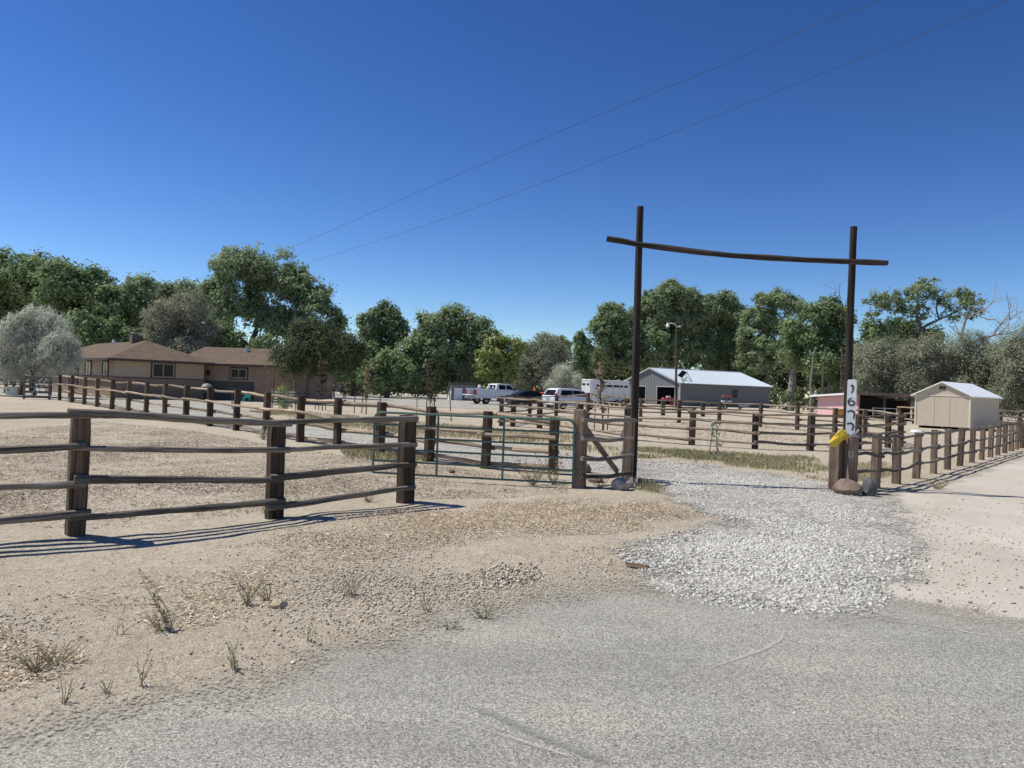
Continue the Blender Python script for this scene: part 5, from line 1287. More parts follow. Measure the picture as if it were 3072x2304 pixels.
for s in (-1, 1): wheel(fl, 0.3, s * 0.9, 0.3, 0.2)
wbw = thing('wheelbarrow', 'blue grey wheelbarrow tipped by the barn side wall', 'wheelbarrow', P(2232, 1228, 86) - Vector((0, 0, P(2232, 1228, 86).z)), R(15))
MB().loft([[Vector((-0.35, -0.3, 0.35)), Vector((0.35, -0.3, 0.35)), Vector((0.35, 0.3, 0.35)), Vector((-0.35, 0.3, 0.35))], [Vector((-0.75, -0.45, 0.8)), Vector((0.75, -0.45, 0.8)), Vector((0.75, 0.45, 0.8)), Vector((-0.75, 0.45, 0.8))]]).build('tray', mat('blue_grey_tray', (0.26, 0.30, 0.40), 0.5, 0.1), wbw)
for s in (-1, 1): MB().tube([(-0.5, s * 0.1, 0.25), (0.4, s * 0.3, 0.4), (1.6, s * 0.35, 0.85)], 0.03, 6).build('handle', mt_tie, wbw)
wheel(wbw, -0.55, 0.05, 0.2, 0.1)

# trough, wooden gate, chair, planter, bin near the house
tg = G(40, 1185)
trough = thing('water_trough', 'galvanised water trough by the fence corner at far left', 'trough', (tg.x, tg.y, 0), 0.25)
sec = []
def rr_(hx, hy, z, n=20): return [Vector((hx * math.copysign(abs(math.cos(2 * math.pi * k / n)) ** 0.45, math.cos(2 * math.pi * k / n)), hy * math.copysign(abs(math.sin(2 * math.pi * k / n)) ** 0.45, math.sin(2 * math.pi * k / n)), z)) for k in range(n)]
MB().loft([rr_(0.40, 0.32, 0.0), rr_(0.41, 0.33, 0.3), rr_(0.44, 0.36, 0.56), rr_(0.40, 0.32, 0.56), rr_(0.38, 0.30, 0.2)]).build('basin', mt_galv, trough)
MB().prism([(p.x, p.y) for p in rr_(0.39, 0.31, 0)], 0.44, 0.45, 'z').build('water', mt_glass, trough)
MB().box((-0.2, -0.345, 0.33), (0.08, 0.02, 0.12)).build('drain_plug', mt_black, trough)
g0 = pst(68, 1197, 1129); g1 = pst(170, 1199, 1129)
dv = Vector((g1[0] - g0[0], g1[1] - g0[1], 0)); Lg = dv.length - 0.3
wg = thing('wooden_gate', 'old grey wooden gate with two diagonal metal braces at left', 'gate', (g0[0], g0[1], 0), math.atan2(dv.y, dv.x))
hG = 1.35
mt_gw = mat('grey_gate_board', (0.16, 0.145, 0.13), 0.9, 0.25, 9, (0.3, 3, 3))
for k in range(5): MB().box((Lg / 2, 0, 0.14 + k * (hG - 0.22) / 4), (Lg, 0.05, 0.13)).build('board', mt_gw, wg)
for x_ in (0.06, Lg - 0.06): MB().box((x_, -0.055, hG / 2), (0.12, 0.05, hG)).build('stile', mt_gw, wg)
for x_ in (0.25, 0.42): MB().tube([(Lg * x_, -0.1, 0.12), (Lg * (x_ + 0.42), -0.1, hG - 0.1)], 0.028, 6).build('brace_rod', mt_galv, wg)
cg = P(741, 1171, 52.2); cg.z = 0
ch_ = thing('plastic_chair', 'turquoise plastic garden chair by the house wall', 'chair', cg, 2.2)
mt_tq = mat('turquoise_plastic', (0.06, 0.42, 0.38), 0.4, 0.05, 3, bmp=0)
MB().box((0, 0, 0.30), (0.42, 0.42, 0.04)).build('seat', mt_tq, ch_, bevel=0.01)
MB().box((-0.2, 0, 0.52), (0.04, 0.42, 0.42)).build('backrest', mt_tq, ch_, bevel=0.01)
for sx in (-1, 1):
    for sy in (-1, 1): MB().tube([(sx * 0.25, sy * 0.24, 0), (sx * 0.18, sy * 0.18, 0.30)], 0.025, 6).build('leg', mt_tq, ch_)
gb = P(620, 1172, 50.5); gb.z = 0
grl = thing('covered_grill', 'dark kettle grill with pale lid standing by the house corner', 'grill', gb)
MB().tube([(0, 0, 0.55), (0, 0, 0.75), (0, 0, 0.95)], [0.2, 0.36, 0.40], 14).build('bowl', mt_black, grl, smooth=True)
MB().tube([(0, 0, 0.96), (0, 0, 1.12), (0, 0, 1.22)], [0.38, 0.28, 0.06], 14).build('lid', mat('dull_lid', (0.22, 0.215, 0.21), 0.6, 0.2), grl, smooth=True)
for k in range(3): MB().tube([(0.15 * math.cos(k * 2.1), 0.15 * math.sin(k * 2.1), 0.6), (0.32 * math.cos(k * 2.1), 0.32 * math.sin(k * 2.1), 0)], 0.025, 6).build('leg', mt_black, grl)
# woodpiles
mt_logend = mat('cut_log', (0.30, 0.20, 0.13), 0.9, 0.5, 7, (1, 1, 1))
mt_logend2 = mat('pale_cut_log', (0.46, 0.34, 0.24), 0.9, 0.4, 7)
def woodpile(label, x0p, x1p, pyb, d, rows, seed, z0=0.0, cart=False):
    a = P(x0p, pyb, d); b = P(x1p, pyb, d); org = Vector((a.x, a.y, 0)); t = thing('woodpile', label, 'woodpile', org); rg = random.Random(seed); L = (b - a).x
    for r_ in range(rows):
        n = int(L / 0.36) - r_
        for k in range(n):
            x_ = 0.2 + k * 0.36 + r_ * 0.18 + rg.uniform(-0.04, 0.04); z_ = z0 + 0.17 + r_ * 0.30; ra = rg.uniform(0.12, 0.2)
            M = MB().tube([(0, -0.35, 0), (0, 0.5, 0)], ra, 9, True, rg, 0.06)
            M.build('log', rg.choice((mt_logend, mt_logend2, mt_bark)), t, loc=(x_, rg.uniform(-0.1, 0.1), z_), rot=(0, 0, rg.uniform(-0.25, 0.25)))
    if cart:
        MB().box((L / 2, 0, z0 - 0.05), (L, 0.9, 0.1)).build('rack_deck', mt_tie, t)
        for x_ in (0.3, L - 0.3):
            for y_ in (-0.35, 0.35): MB().box((x_, y_, z0 / 2 - 0.05), (0.1, 0.1, z0 - 0.1)).build('leg', mt_tie, t)
    return t
woodpile('split logs heaped on a low dark rack right of the grey sedan', 990, 1042, 1182, 78, 3, 3, 0.7, True)
woodpile('long heap of cut logs in the shade under the trees', 1040, 1100, 1172, 92, 3, 4)
# ------------------------------------------------------------------ trees
lm_cotton = leafmat('cottonwood_leaf', (0.125, 0.175, 0.08), (0.36, 0.44, 0.235), 0.38, 0.6, 0.25)
lm_dark = leafmat('dark_green_leaf', (0.10, 0.155, 0.065), (0.31, 0.405, 0.19), 0.38, 0.6, 0.25)
lm_olive = leafmat('silver_olive_leaf', (0.36, 0.385, 0.31), (0.66, 0.675, 0.57), 0.36, 0.6, 0.3)
lm_tam = leafmat('tamarisk_leaf', (0.18, 0.195, 0.13), (0.40, 0.415, 0.295), 0.3, 0.7, 0.2)
lm_dusk = leafmat('dusty_brown_leaf', (0.20, 0.20, 0.14), (0.42, 0.42, 0.31), 0.34, 0.7, 0.2)
lm_yel = leafmat('yellow_green_leaf', (0.105, 0.149, 0.035), (0.350, 0.411, 0.131), 0.28, 0.5, 0.4)
lm_brown = leafmat('withered_leaf', (0.18, 0.14, 0.09), (0.42, 0.35, 0.23), 0.3, 0.7, 0.2)
lm_shade = leafmat('shaded_brush_leaf', (0.05, 0.07, 0.034), (0.15, 0.19, 0.09), 0.2, 0.7, 0.2)  # dark leaf colour; in the undergrowth it paints in shade under the trees
lm_red = leafmat('reddish_leaf', (0.06, 0.045, 0.03), (0.17, 0.125, 0.085), 0.25, 0.7, 0.2)

def leaf_cloud(rs, lobes, clump_per_m2, leaves, lsize, aspect=0.75, clump_r=0.55, droop=0.0, inner=0.55, up=0.35, sq=0.8, gap=-1.05):
    """lobes: list of (centre, rx, ry, rz). clumps crowd the lobe surfaces; returns verts, tint"""
    Vs = []; Ts = []
    for (c, rx, ry, rz_) in lobes:
        area = 4 * math.pi * ((rx * rz_ + rx * ry + ry * rz_) / 3)
        nc = max(6, int(area * clump_per_m2))
        d = rs.normal(size=(nc, 3)); d /= np.linalg.norm(d, axis=1)[:, None]
        keep = rs.rand(nc) < np.clip(0.75 + 0.5 * d[:, 2] + 0.2, 0.25, 1); d = d[keep]; nc = len(d)
        rr = inner + (1.08 - inner) * rs.rand(nc) ** 0.6
        cc = np.array(c)[None] + d * rr[:, None] * np.array([rx, ry, rz_])[None]
        q = cc / (clump_r * 2.6)
        hole = np.sin(q[:, 0] * 2.1 + 1.3) * np.sin(q[:, 1] * 1.9 + 0.4) + np.sin(q[:, 2] * 2.3 + q[:, 0] * 0.9) * 0.8
        kp = hole > gap; d = d[kp]; cc = cc[kp]; nc = len(d); hole = hole[kp]
        cr = clump_r * rs.uniform(0.55, 1.45, nc)
        ct = np.clip(rs.normal(0.45, 0.14, nc) + 0.10 * hole, 0, 1)
        nl = np.maximum(4, (leaves * rs.uniform(0.6, 1.4, nc)).astype(int))
        idx = np.repeat(np.arange(nc), nl); n = len(idx)
        o = rs.normal(size=(n, 3)) * 0.5; o[:, 2] *= sq
        pos = cc[idx] + o * cr[idx][:, None]
        if droop > 0: pos[:, 2] -= droop * cr[idx] * np.abs(o[:, 0] + o[:, 1])
        nrm = rs.normal(size=(n, 3)) * 0.5 + d[idx] * 0.6 + o * 0.5 + np.array([0, 0, up])[None]; nrm /= np.linalg.norm(nrm, axis=1)[:, None]
        a = np.cross(nrm, rs.normal(size=(n, 3)));
        if droop > 0: a[:, 2] -= droop * 1.2
        a -= nrm * (a * nrm).sum(1)[:, None]; a /= (np.linalg.norm(a, axis=1)[:, None] + 1e-9); b = np.cross(nrm, a)
        s = lsize * rs.uniform(0.6, 1.4, n)[:, None]
        mid = rs.uniform(-0.15, 0.25, n)[:, None]
        V = np.stack([pos - a * s * 0.55 + b * s * 0.5 * aspect * mid * 3, pos + a * s * 0.2 + b * s * 0.62 * aspect, pos + a * s * 0.5 - b * s * 0.5 * aspect], 1)
        Vs.append(V.reshape(-1, 3)); Ts.append(np.repeat(np.clip(ct[idx] + rs.normal(0, 0.08, n), 0, 1), 3))
    return np.vstack(Vs), np.concatenate(Ts)

def limb(mb, a, b, r0, r1, rg, n=5, bend=0.12, sides=6):
    a, b = Vector(a), Vector(b); L = (b - a).length; pts = []; rad = []
    o = Vector((rg.uniform(-1, 1), rg.uniform(-1, 1), rg.uniform(-0.2, 0.6))) * L * bend
    for k in range(n + 1):
        f = k / n; pts.append(a.lerp(b, f) + o * math.sin(math.pi * f) + Vector((rg.uniform(-1, 1), rg.uniform(-1, 1), 0)) * L * 0.015); rad.append(r0 + (r1 - r0) * f)
    mb.tube(pts, rad, sides, False); return pts

def twigs(mb, p, dirv, L, r, depth, rg, spread=0.7, curl=0.25, kids=3):
    d = dirv.normalized(); pts = [p]; q = p.copy(); n = 4
    for k in range(n):
        d = (d + Vector((rg.gauss(0, curl), rg.gauss(0, curl), rg.gauss(0, curl)))).normalized(); q = q + d * (L / n); pts.append(q.copy())
    mb.tube(pts, [r * (1 - 0.6 * k / n) for k in range(n + 1)], 4 if depth < 2 else 6, False)
    if depth > 0:
        for k in range(kids):
            i = rg.randint(1, n); dd = (d + Vector((rg.gauss(0, spread), rg.gauss(0, spread), rg.gauss(0, spread)))).normalized()
            twigs(mb, pts[i], dd, L * rg.uniform(0.5, 0.75), r * 0.5, depth - 1, rg, spread, curl, kids)

def tree(name, label, d, base, lobes, mtl, seed, cl=0.75, leaves=26, ls=0.42, cr=0.62, trunk_r=0.35, fork=None, bark=None, yd=0.85, droop=0.0, asp=0.75, inner=0.5, cat='tree', group=None, up=0.35, limbs=True, sq=0.8, dv=0.25, gap=-1.0):
    """base (px, py) of trunk; lobes (px, py, rpx[, rpy]) seen at depth d"""
    rs = np.random.RandomState(seed); rg = random.Random(seed)
    bp_ = P(base[0], base[1], d); org = Vector((bp_.x, bp_.y, 0)); t = thing(name, label, cat, org, 0, group)
    L = []
    for q in lobes:
        rx = q[2] / FPX * d; rz_ = (q[3] if len(q) > 3 else q[2]) / FPX * d; c_ = P(q[0], q[1], d + rg.uniform(-1, 1) * dv * rx * 2) - org
        L.append(((c_.x, c_.y, c_.z), rx * 1.02, rx * yd, rz_ * 1.0))
    V, T = leaf_cloud(rs, L, cl * 3.0, leaves * 1.35, ls * 0.80, asp, cr, droop, inner, up, sq, gap)
    k = V[:, 2].reshape(-1, 3).min(1) > 0.02
    V = V.reshape(-1, 3, 3)[k].reshape(-1, 3); T = T.reshape(-1, 3)[k].ravel()
    raw_mesh('crown', V, np.arange(len(V)).reshape(-1, 3), mtl, t, T)
    mb = MB(); fk = (P(fork[0], fork[1], d) - org) if fork else Vector((0, 0, max(1.0, 0.4 * np.mean([l[0][2] for l in L]))))
    limb(mb, (0, 0, -0.3), fk, trunk_r, trunk_r * 0.75, rg, 5, 0.04, 9)
    if limbs:
        nodes = [(fk, trunk_r * 0.62, None)]
        for l in sorted(L, key=lambda q: (Vector(q[0]) - fk).length):
            e = Vector(l[0]) + Vector((rg.uniform(-0.3, 0.3) * l[1], rg.uniform(-0.3, 0.3) * l[2], 0.15 * l[3]))
            def cost(nd):
                return (e - nd[0]).length + (2.5 if e.z < nd[0].z - 0.3 else 0) + 0.25 * (nd[0] - fk).length
            st = min(nodes, key=cost)
            r0 = st[1] * 0.8; r1 = max(r0 * 0.5, 0.03)
            pts = limb(mb, st[0], e, r0, r1, rg, 6, 0.13, 7)
            nodes.append((pts[4], r0 * 0.72, None)); nodes.append((e, r1, None))
            for _ in range(5):
                i = rg.randint(2, 6); dd = Vector((rg.gauss(0, 1), rg.gauss(0, 1), rg.gauss(0.3, 0.8))).normalized()
                q_ = limb(mb, pts[i], pts[i] + dd * l[1] * 0.9, r1 * 0.55, r1 * 0.15, rg, 4, 0.12, 4)
                dd = (dd + Vector((rg.gauss(0, 0.6), rg.gauss(0, 0.6), rg.gauss(0.2, 0.5)))).normalized()
                limb(mb, q_[2], q_[2] + dd * l[1] * 0.55, r1 * 0.3, r1 * 0.1, rg, 3, 0.12, 4)
    mb.build('trunk', bark or mt_bark, t, smooth=True)
    return t

# left mass behind the house
tree('cottonwood_tree', 'tall dark cottonwood at the far left edge behind the silver tree', 86, (40, 1150), [(20, 850, 90), (110, 850, 85), (-60, 900, 100), (60, 960, 100), (150, 950, 80), (0, 1040, 90)], lm_dark, 101, 0.55, 30, 0.46, 0.75)
tree('cottonwood_tree', 'broad dark cottonwood second from the left behind the house', 82, (250, 1150), [(200, 870, 85), (270, 880, 75), (330, 930, 70), (220, 980, 90), (310, 1010, 75)], lm_dark, 102, 0.6, 30, 0.44, 0.72)
tree('cottonwood_tree', 'smaller dark tree with a rounded tip left of the dusty tree', 84, (400, 1150), [(420, 880, 52), (370, 930, 60), (420, 970, 60), (390, 1030, 70)], lm_cotton, 103, 0.6, 30, 0.42, 0.7)
tree('leafy_tree', 'tree top showing between the dusty tree and the big cottonwood', 92, (530, 1150), [(480, 895, 45), (535, 890, 45), (590, 905, 50), (520, 960, 70), (610, 970, 70)], lm_cotton, 104, 0.6, 28, 0.46, 0.75)
tree('dusty_tree', 'dusty grey brown tree rising directly behind the hipped roof', 66, (540, 1150), [(500, 960, 60), (560, 930, 55), (600, 990, 60), (530, 1020, 70), (590, 1050, 55), (480, 1010, 40)], lm_dusk, 105, 1.1, 34, 0.26, 0.5, asp=0.5)
tree('leafy_tree', 'olive green tree just above the left end of the hipped roof', 70, (300, 1150), [(280, 1010, 50), (340, 1000, 45), (250, 980, 45), (400, 1020, 40)], lm_dark, 106, 0.9, 30, 0.34, 0.55)
# big cottonwood
tree('cottonwood_tree', 'largest spreading cottonwood with a forked trunk above the right wing roof', 74, (742, 1150), [(690, 815, 66), (760, 800, 58), (830, 812, 62), (890, 855, 58), (945, 880, 46), (660, 870, 48), (720, 890, 55), (800, 890, 60), (870, 930, 62), (950, 960, 58), (905, 1000, 62), (985, 1010, 48), (640, 890, 34), (830, 980, 50), (1000, 960, 34), (690, 950, 34), (775, 955, 40)], lm_cotton, 107, 0.95, 34, 0.34, 0.55, 0.55, (752, 1030), inner=0.4, gap=-0.55)
tree('leafy_tree', 'dense dark tree right below the big cottonwood crown', 69, (700, 1150), [(660, 1010, 40), (700, 1030, 38), (790, 1040, 34), (640, 1040, 34)], lm_dark, 108, 1.0, 28, 0.32, 0.5)
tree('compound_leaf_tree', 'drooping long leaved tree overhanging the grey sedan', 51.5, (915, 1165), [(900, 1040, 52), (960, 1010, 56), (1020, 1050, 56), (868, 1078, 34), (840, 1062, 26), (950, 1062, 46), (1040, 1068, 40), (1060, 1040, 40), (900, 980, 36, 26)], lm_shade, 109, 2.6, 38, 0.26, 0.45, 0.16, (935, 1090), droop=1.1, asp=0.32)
tree('leafy_tree', 'shadowed bushy tree behind the woodpiles', 88, (1060, 1160), [(1010, 1110, 40), (1070, 1100, 50), (1110, 1060, 36), (1120, 1120, 40)], lm_dark, 110, 0.8, 30, 0.42, 0.6)
tree('cottonwood_tree', 'lone rounded cottonwood standing apart with sky beneath its crown', 96, (1150, 1160), [(1150, 955, 44), (1105, 975, 34), (1195, 970, 36), (1150, 1000, 48), (1115, 1010, 28), (1190, 1010, 30), (1155, 1050, 26)], lm_cotton, 111, 1.0, 32, 0.42, 0.6, 0.4, (1150, 1070), inner=0.4, gap=-0.7)
tree('leafy_tree', 'low dark tree below the lone cottonwood', 84, (1160, 1160), [(1110, 1115, 38), (1165, 1100, 46), (1205, 1120, 40), (1150, 1140, 40)], lm_dark, 112, 0.9, 28, 0.4, 0.55)
tree('cottonwood_tree', 'wide bushy cottonwood above the small outbuilding', 90, (1350, 1170), [(1290, 985, 52), (1360, 970, 50), (1425, 985, 46), (1470, 1020, 36), (1255, 1050, 48), (1330, 1050, 66), (1410, 1060, 60), (1240, 1110, 50), (1225, 1070, 40), (1265, 1140, 44), (1310, 1120, 56), (1390, 1125, 50), (1460, 1075, 40)], lm_cotton, 113, 0.85, 34, 0.40, 0.6, inner=0.4)
tree('yellow_green_tree', 'bright yellow green tree right of the bushy cottonwood', 86, (1500, 1170), [(1490, 1065, 46), (1530, 1045, 36), (1500, 1110, 50), (1455, 1100, 32)], lm_yel, 114, 1.0, 30, 0.36, 0.5)
tree('dusty_tree', 'soft grey green tree behind the white pickup', 98, (1600, 1170), [(1580, 1070, 44), (1640, 1055, 50), (1560, 1120, 46), (1620, 1115, 54), (1680, 1090, 40)], lm_tam, 115, 1.1, 30, 0.30, 0.6, asp=0.5)
tree('leafy_tree', 'distant pale green tree top above the soft grey tree', 120, (1640, 1165), [(1630, 1040, 34), (1680, 1045, 30), (1655, 1070, 40)], lm_cotton, 116, 0.8, 28, 0.5, 0.7)
tree('poplar_tree', 'narrow upright poplar by the gap of sky', 124, (1741, 1170), [(1740, 1020, 14, 26), (1745, 1060, 20, 36), (1742, 1110, 26, 40), (1766, 1040, 10, 20)], lm_dark, 117, 1.6, 30, 0.38, 0.5, 0.25)
tree('silver_shrub', 'spiky pale shrub just left of the horse trailer', 88, (1690, 1180), [(1690, 1130, 36), (1660, 1150, 26), (1725, 1150, 30)], lm_olive, 118, 1.8, 24, 0.36, 0.5, 0.12, asp=0.16, up=1.0)
tree('cottonwood_tree', 'rounded cottonwood left of the tall left pole', 132, (1840, 1180), [(1840, 960, 50), (1800, 990, 34), (1870, 1000, 48), (1830, 1040, 50), (1800, 1080, 36), (1870, 1080, 50)], lm_cotton, 119, 0.7, 32, 0.46, 0.7, inner=0.4)
tree('cottonwood_tree', 'tallest cottonwood behind the barn right of the left pole', 136, (2000, 1190), [(1960, 920, 50), (2010, 890, 46), (2060, 905, 42), (1930, 960, 48), (2000, 970, 64), (2065, 970, 52), (1960, 1040, 62), (2040, 1050, 60), (1900, 1050, 44)], lm_cotton, 120, 0.75, 34, 0.46, 0.7, inner=0.4)
tree('cottonwood_tree', 'cottonwood with yellowing edges over the barn ridge', 138, (2150, 1190), [(2120, 930, 42), (2170, 920, 44), (2210, 950, 38), (2140, 990, 50), (2200, 1010, 44), (2110, 1060, 50), (2180, 1070, 54)], lm_cotton, 121, 0.75, 32, 0.46, 0.7, inner=0.4)
tree('cottonwood_tree', 'ragged open crowned cottonwood right of the barn roof', 132, (2300, 1195), [(2290, 920, 38), (2340, 905, 36), (2390, 930, 32), (2270, 965, 42), (2330, 970, 44), (2250, 1010, 40), (2310, 1040, 56), (2370, 1020, 46), (2260, 1080, 50)], lm_cotton, 122, 0.7, 30, 0.44, 0.66, 0.5, inner=0.4, gap=-0.5)
tree('cottonwood_tree', 'cottonwood with pale bare trunk between barn and shelter', 92, (2372, 1195), [(2400, 1000, 52), (2440, 960, 44), (2490, 930, 42), (2520, 965, 40), (2470, 1010, 54), (2430, 1060, 50), (2380, 1060, 40)], lm_dark, 123, 0.75, 32, 0.40, 0.6, 0.5, (2385, 1090), mt_palebark, inner=0.4, gap=-0.65)
tree('leafy_tree', 'shaded grove tree with thin pale trunks behind the pink shelter', 90, (2492, 1200), [(2500, 1040, 50), (2540, 1060, 46), (2460, 1100, 50), (2530, 1120, 50)], lm_dark, 124, 0.7, 30, 0.40, 0.6, 0.22, (2490, 1100), mt_palebark, inner=0.4)
for px_, s_ in ((2436, 3), (2470, 4), (2515, 6), (2545, 7)):
    mb = MB(); b_ = P(px_, 1200, 87); org = Vector((b_.x, b_.y, 0)); limb(mb, (0, 0, -0.2), P(px_ + 10 - 4 * (s_ % 3), 1040, 87) - org, 0.22 if s_ % 2 else 0.15, 0.10, random.Random(s_), 7, 0.05, 7)
    o = mb.build('bare_trunk', mt_palebark if s_ % 2 else mt_bark, None, smooth=True, loc=org); tag(o, {3: 'pale trunk nearest the barn in the shaded grove', 4: 'dark trunk left of the shelter roof in the grove', 6: 'pale crooked trunk above the pink shelter roof', 7: 'dark trunk beside the right tall pole in the grove'}[s_], 'tree trunk')
# right cottonwood with bare limbs
tr13 = tree('cottonwood_tree', 'sparse cottonwood with exposed grey limbs against the sky at right', 84, (2745, 1200), [(2630, 915, 38), (2680, 900, 32), (2600, 935, 24), (2740, 885, 32), (2780, 865, 36), (2830, 895, 32), (2895, 880, 26), (2925, 900, 22), (2900, 925, 36), (2760, 930, 34), (2850, 945, 26), (2935, 935, 16), (2700, 930, 22)], lm_cotton, 125, 0.55, 22, 0.34, 0.5, 0.36, (2765, 985), inner=0.3, gap=-0.7)
tree('leafy_tree', 'dark leafy tree below the sparse cottonwood at right', 86, (2720, 1200), [(2620, 1000, 36), (2680, 990, 40), (2740, 1000, 40), (2790, 1010, 34), (2640, 1040, 44), (2720, 1045, 50)], lm_dark, 126, 0.8, 30, 0.38, 0.55)
def dead_tree(label, d, base, segs, seed, kids=3, dep=3):
    rg = random.Random(seed); b_ = P(base[0], base[1], d); org = Vector((b_.x, b_.y, 0)); t = thing('dead_tree', label, 'tree', org); mb = MB()
    for k, (pts, r0, r1) in enumerate(segs):
        q = [P(x, y, d) - org + Vector((0, rg.uniform(-0.5, 0.5), 0)) for x, y in pts]; n = len(q)
        mb.tube(q, [r0 + (r1 - r0) * i / (n - 1) for i in range(n)], 7, False)
        for i in range(1, n):
            for _ in range(2):
                dd = (q[i] - q[i - 1]).normalized() + Vector((rg.gauss(0, 0.6), rg.gauss(0, 0.6), rg.gauss(0.25, 0.5)))
                twigs(mb, q[i], dd, rg.uniform(1.4, 3.2), r1 * 0.55 + 0.03, dep, rg, 0.7, 0.22, kids)
    mb.build('trunk', mt_palebark, t, smooth=True)
dead_tree('bare twisted dead tree arching over the grey scrub at far right', 80, (2895, 1200), [([(2895, 1180), (2900, 1060), (2885, 1010), (2890, 960), (2920, 945), (2950, 930)], 0.22, 0.06), ([(2900, 1045), (2935, 1020), (2985, 1005), (3030, 1000), (3060, 985)], 0.16, 0.04), ([(2960, 1012), (2975, 1040), (2990, 1050)], 0.12, 0.05), ([(2985, 1005), (3000, 975), (3020, 960)], 0.1, 0.04)], 7, 3, 2)
dead_tree('thin bare snag rising beside the right tall pole', 92, (2545, 1200), [([(2545, 1100), (2540, 1000), (2530, 930), (2524, 895)], 0.14, 0.03)], 8, 2, 2)
# tamarisk wall
tam = [('broad grey green tamarisk behind the right tall pole', 74, (2640, 1210), [(2610, 1080, 56), (2670, 1070, 60), (2640, 1130, 60), (2700, 1120, 54), (2590, 1140, 40), (2620, 1180, 46), (2690, 1180, 50)]),
       ('grey green tamarisk directly behind the tan shed roof', 72, (2790, 1215), [(2760, 1080, 56), (2820, 1060, 58), (2790, 1120, 62), (2740, 1140, 50), (2850, 1120, 56), (2790, 1180, 55)]),
       ('tall feathery tamarisk right of the tan shed', 70, (2940, 1220), [(2900, 1050, 56), (2960, 1075, 60), (2930, 1130, 64), (2990, 1130, 56), (2900, 1180, 50), (2970, 1190, 60)]),
       ('feathery tamarisk cut by the right picture edge', 66, (3060, 1230), [(3030, 1060, 56), (3080, 1040, 60), (3050, 1120, 64), (3110, 1110, 60), (3040, 1190, 60), (3100, 1200, 60), (3140, 1060, 60)])]
for k, (lb, d_, bs, lo) in enumerate(tam):
    tree('tamarisk_tree', lb, d_, bs, lo, lm_tam, 140 + k, 1.5, 42, 0.24, 0.62, 0.2, asp=0.34, up=0.9, group='tamarisk trees along the right side', dv=0.15, sq=1.1)
# silver russian olive at left
tree('silver_tree', 'pale silver leaved weeping tree in front of the house at left', 47, (105, 1180), [(110, 965, 52), (160, 985, 48), (60, 985, 48), (30, 1020, 52), (110, 1030, 60), (180, 1040, 52), (215, 1060, 34), (60, 1075, 52), (130, 1085, 50), (-20, 1060, 55), (200, 1085, 34), (20, 1100, 40)], lm_olive, 150, 3.4, 42, 0.17, 0.34, 0.11, (100, 1120), droop=0.9, asp=0.28, inner=0.45)
# far wood closing the view
rs = np.random.RandomState(77); lo = []
for px_ in range(-500, 3700, 70):
    top = 1075 + 25 * math.sin(px_ * 0.013) + rs.uniform(-25, 25)
    if 1690 < px_ < 1760: top = 1125
    if 1040 < px_ < 1110 or 1200 < px_ < 1240: top = 1110
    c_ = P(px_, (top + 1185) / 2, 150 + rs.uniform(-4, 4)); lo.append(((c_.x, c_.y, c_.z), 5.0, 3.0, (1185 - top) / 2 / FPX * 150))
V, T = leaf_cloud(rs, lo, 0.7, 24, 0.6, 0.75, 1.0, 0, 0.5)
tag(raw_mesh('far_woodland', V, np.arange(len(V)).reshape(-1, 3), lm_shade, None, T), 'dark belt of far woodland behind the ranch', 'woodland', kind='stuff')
lo = []
for px_ in list(range(-60, 330, 60)) + list(range(930, 1330, 50)) + list(range(2360, 2620, 60)):
    c_ = P(px_, 1160, 95 + rs.uniform(-3, 3)); lo.append(((c_.x, c_.y, 1.2), 1.9, 1.5, 1.7))
for px_ in range(-100, 3200, 42):
    c_ = P(px_, 1160, 142 + rs.uniform(-3, 3)); lo.append(((c_.x, c_.y, 1.6), 2.2, 1.5, 2.4))
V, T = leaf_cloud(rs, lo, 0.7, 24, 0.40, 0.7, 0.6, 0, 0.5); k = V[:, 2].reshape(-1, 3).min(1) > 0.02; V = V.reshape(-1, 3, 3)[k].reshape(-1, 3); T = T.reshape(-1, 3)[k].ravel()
tag(raw_mesh('undergrowth', V, np.arange(len(V)).reshape(-1, 3), lm_shade, None, T), 'dark undergrowth along the foot of the trees', 'undergrowth', kind='stuff')

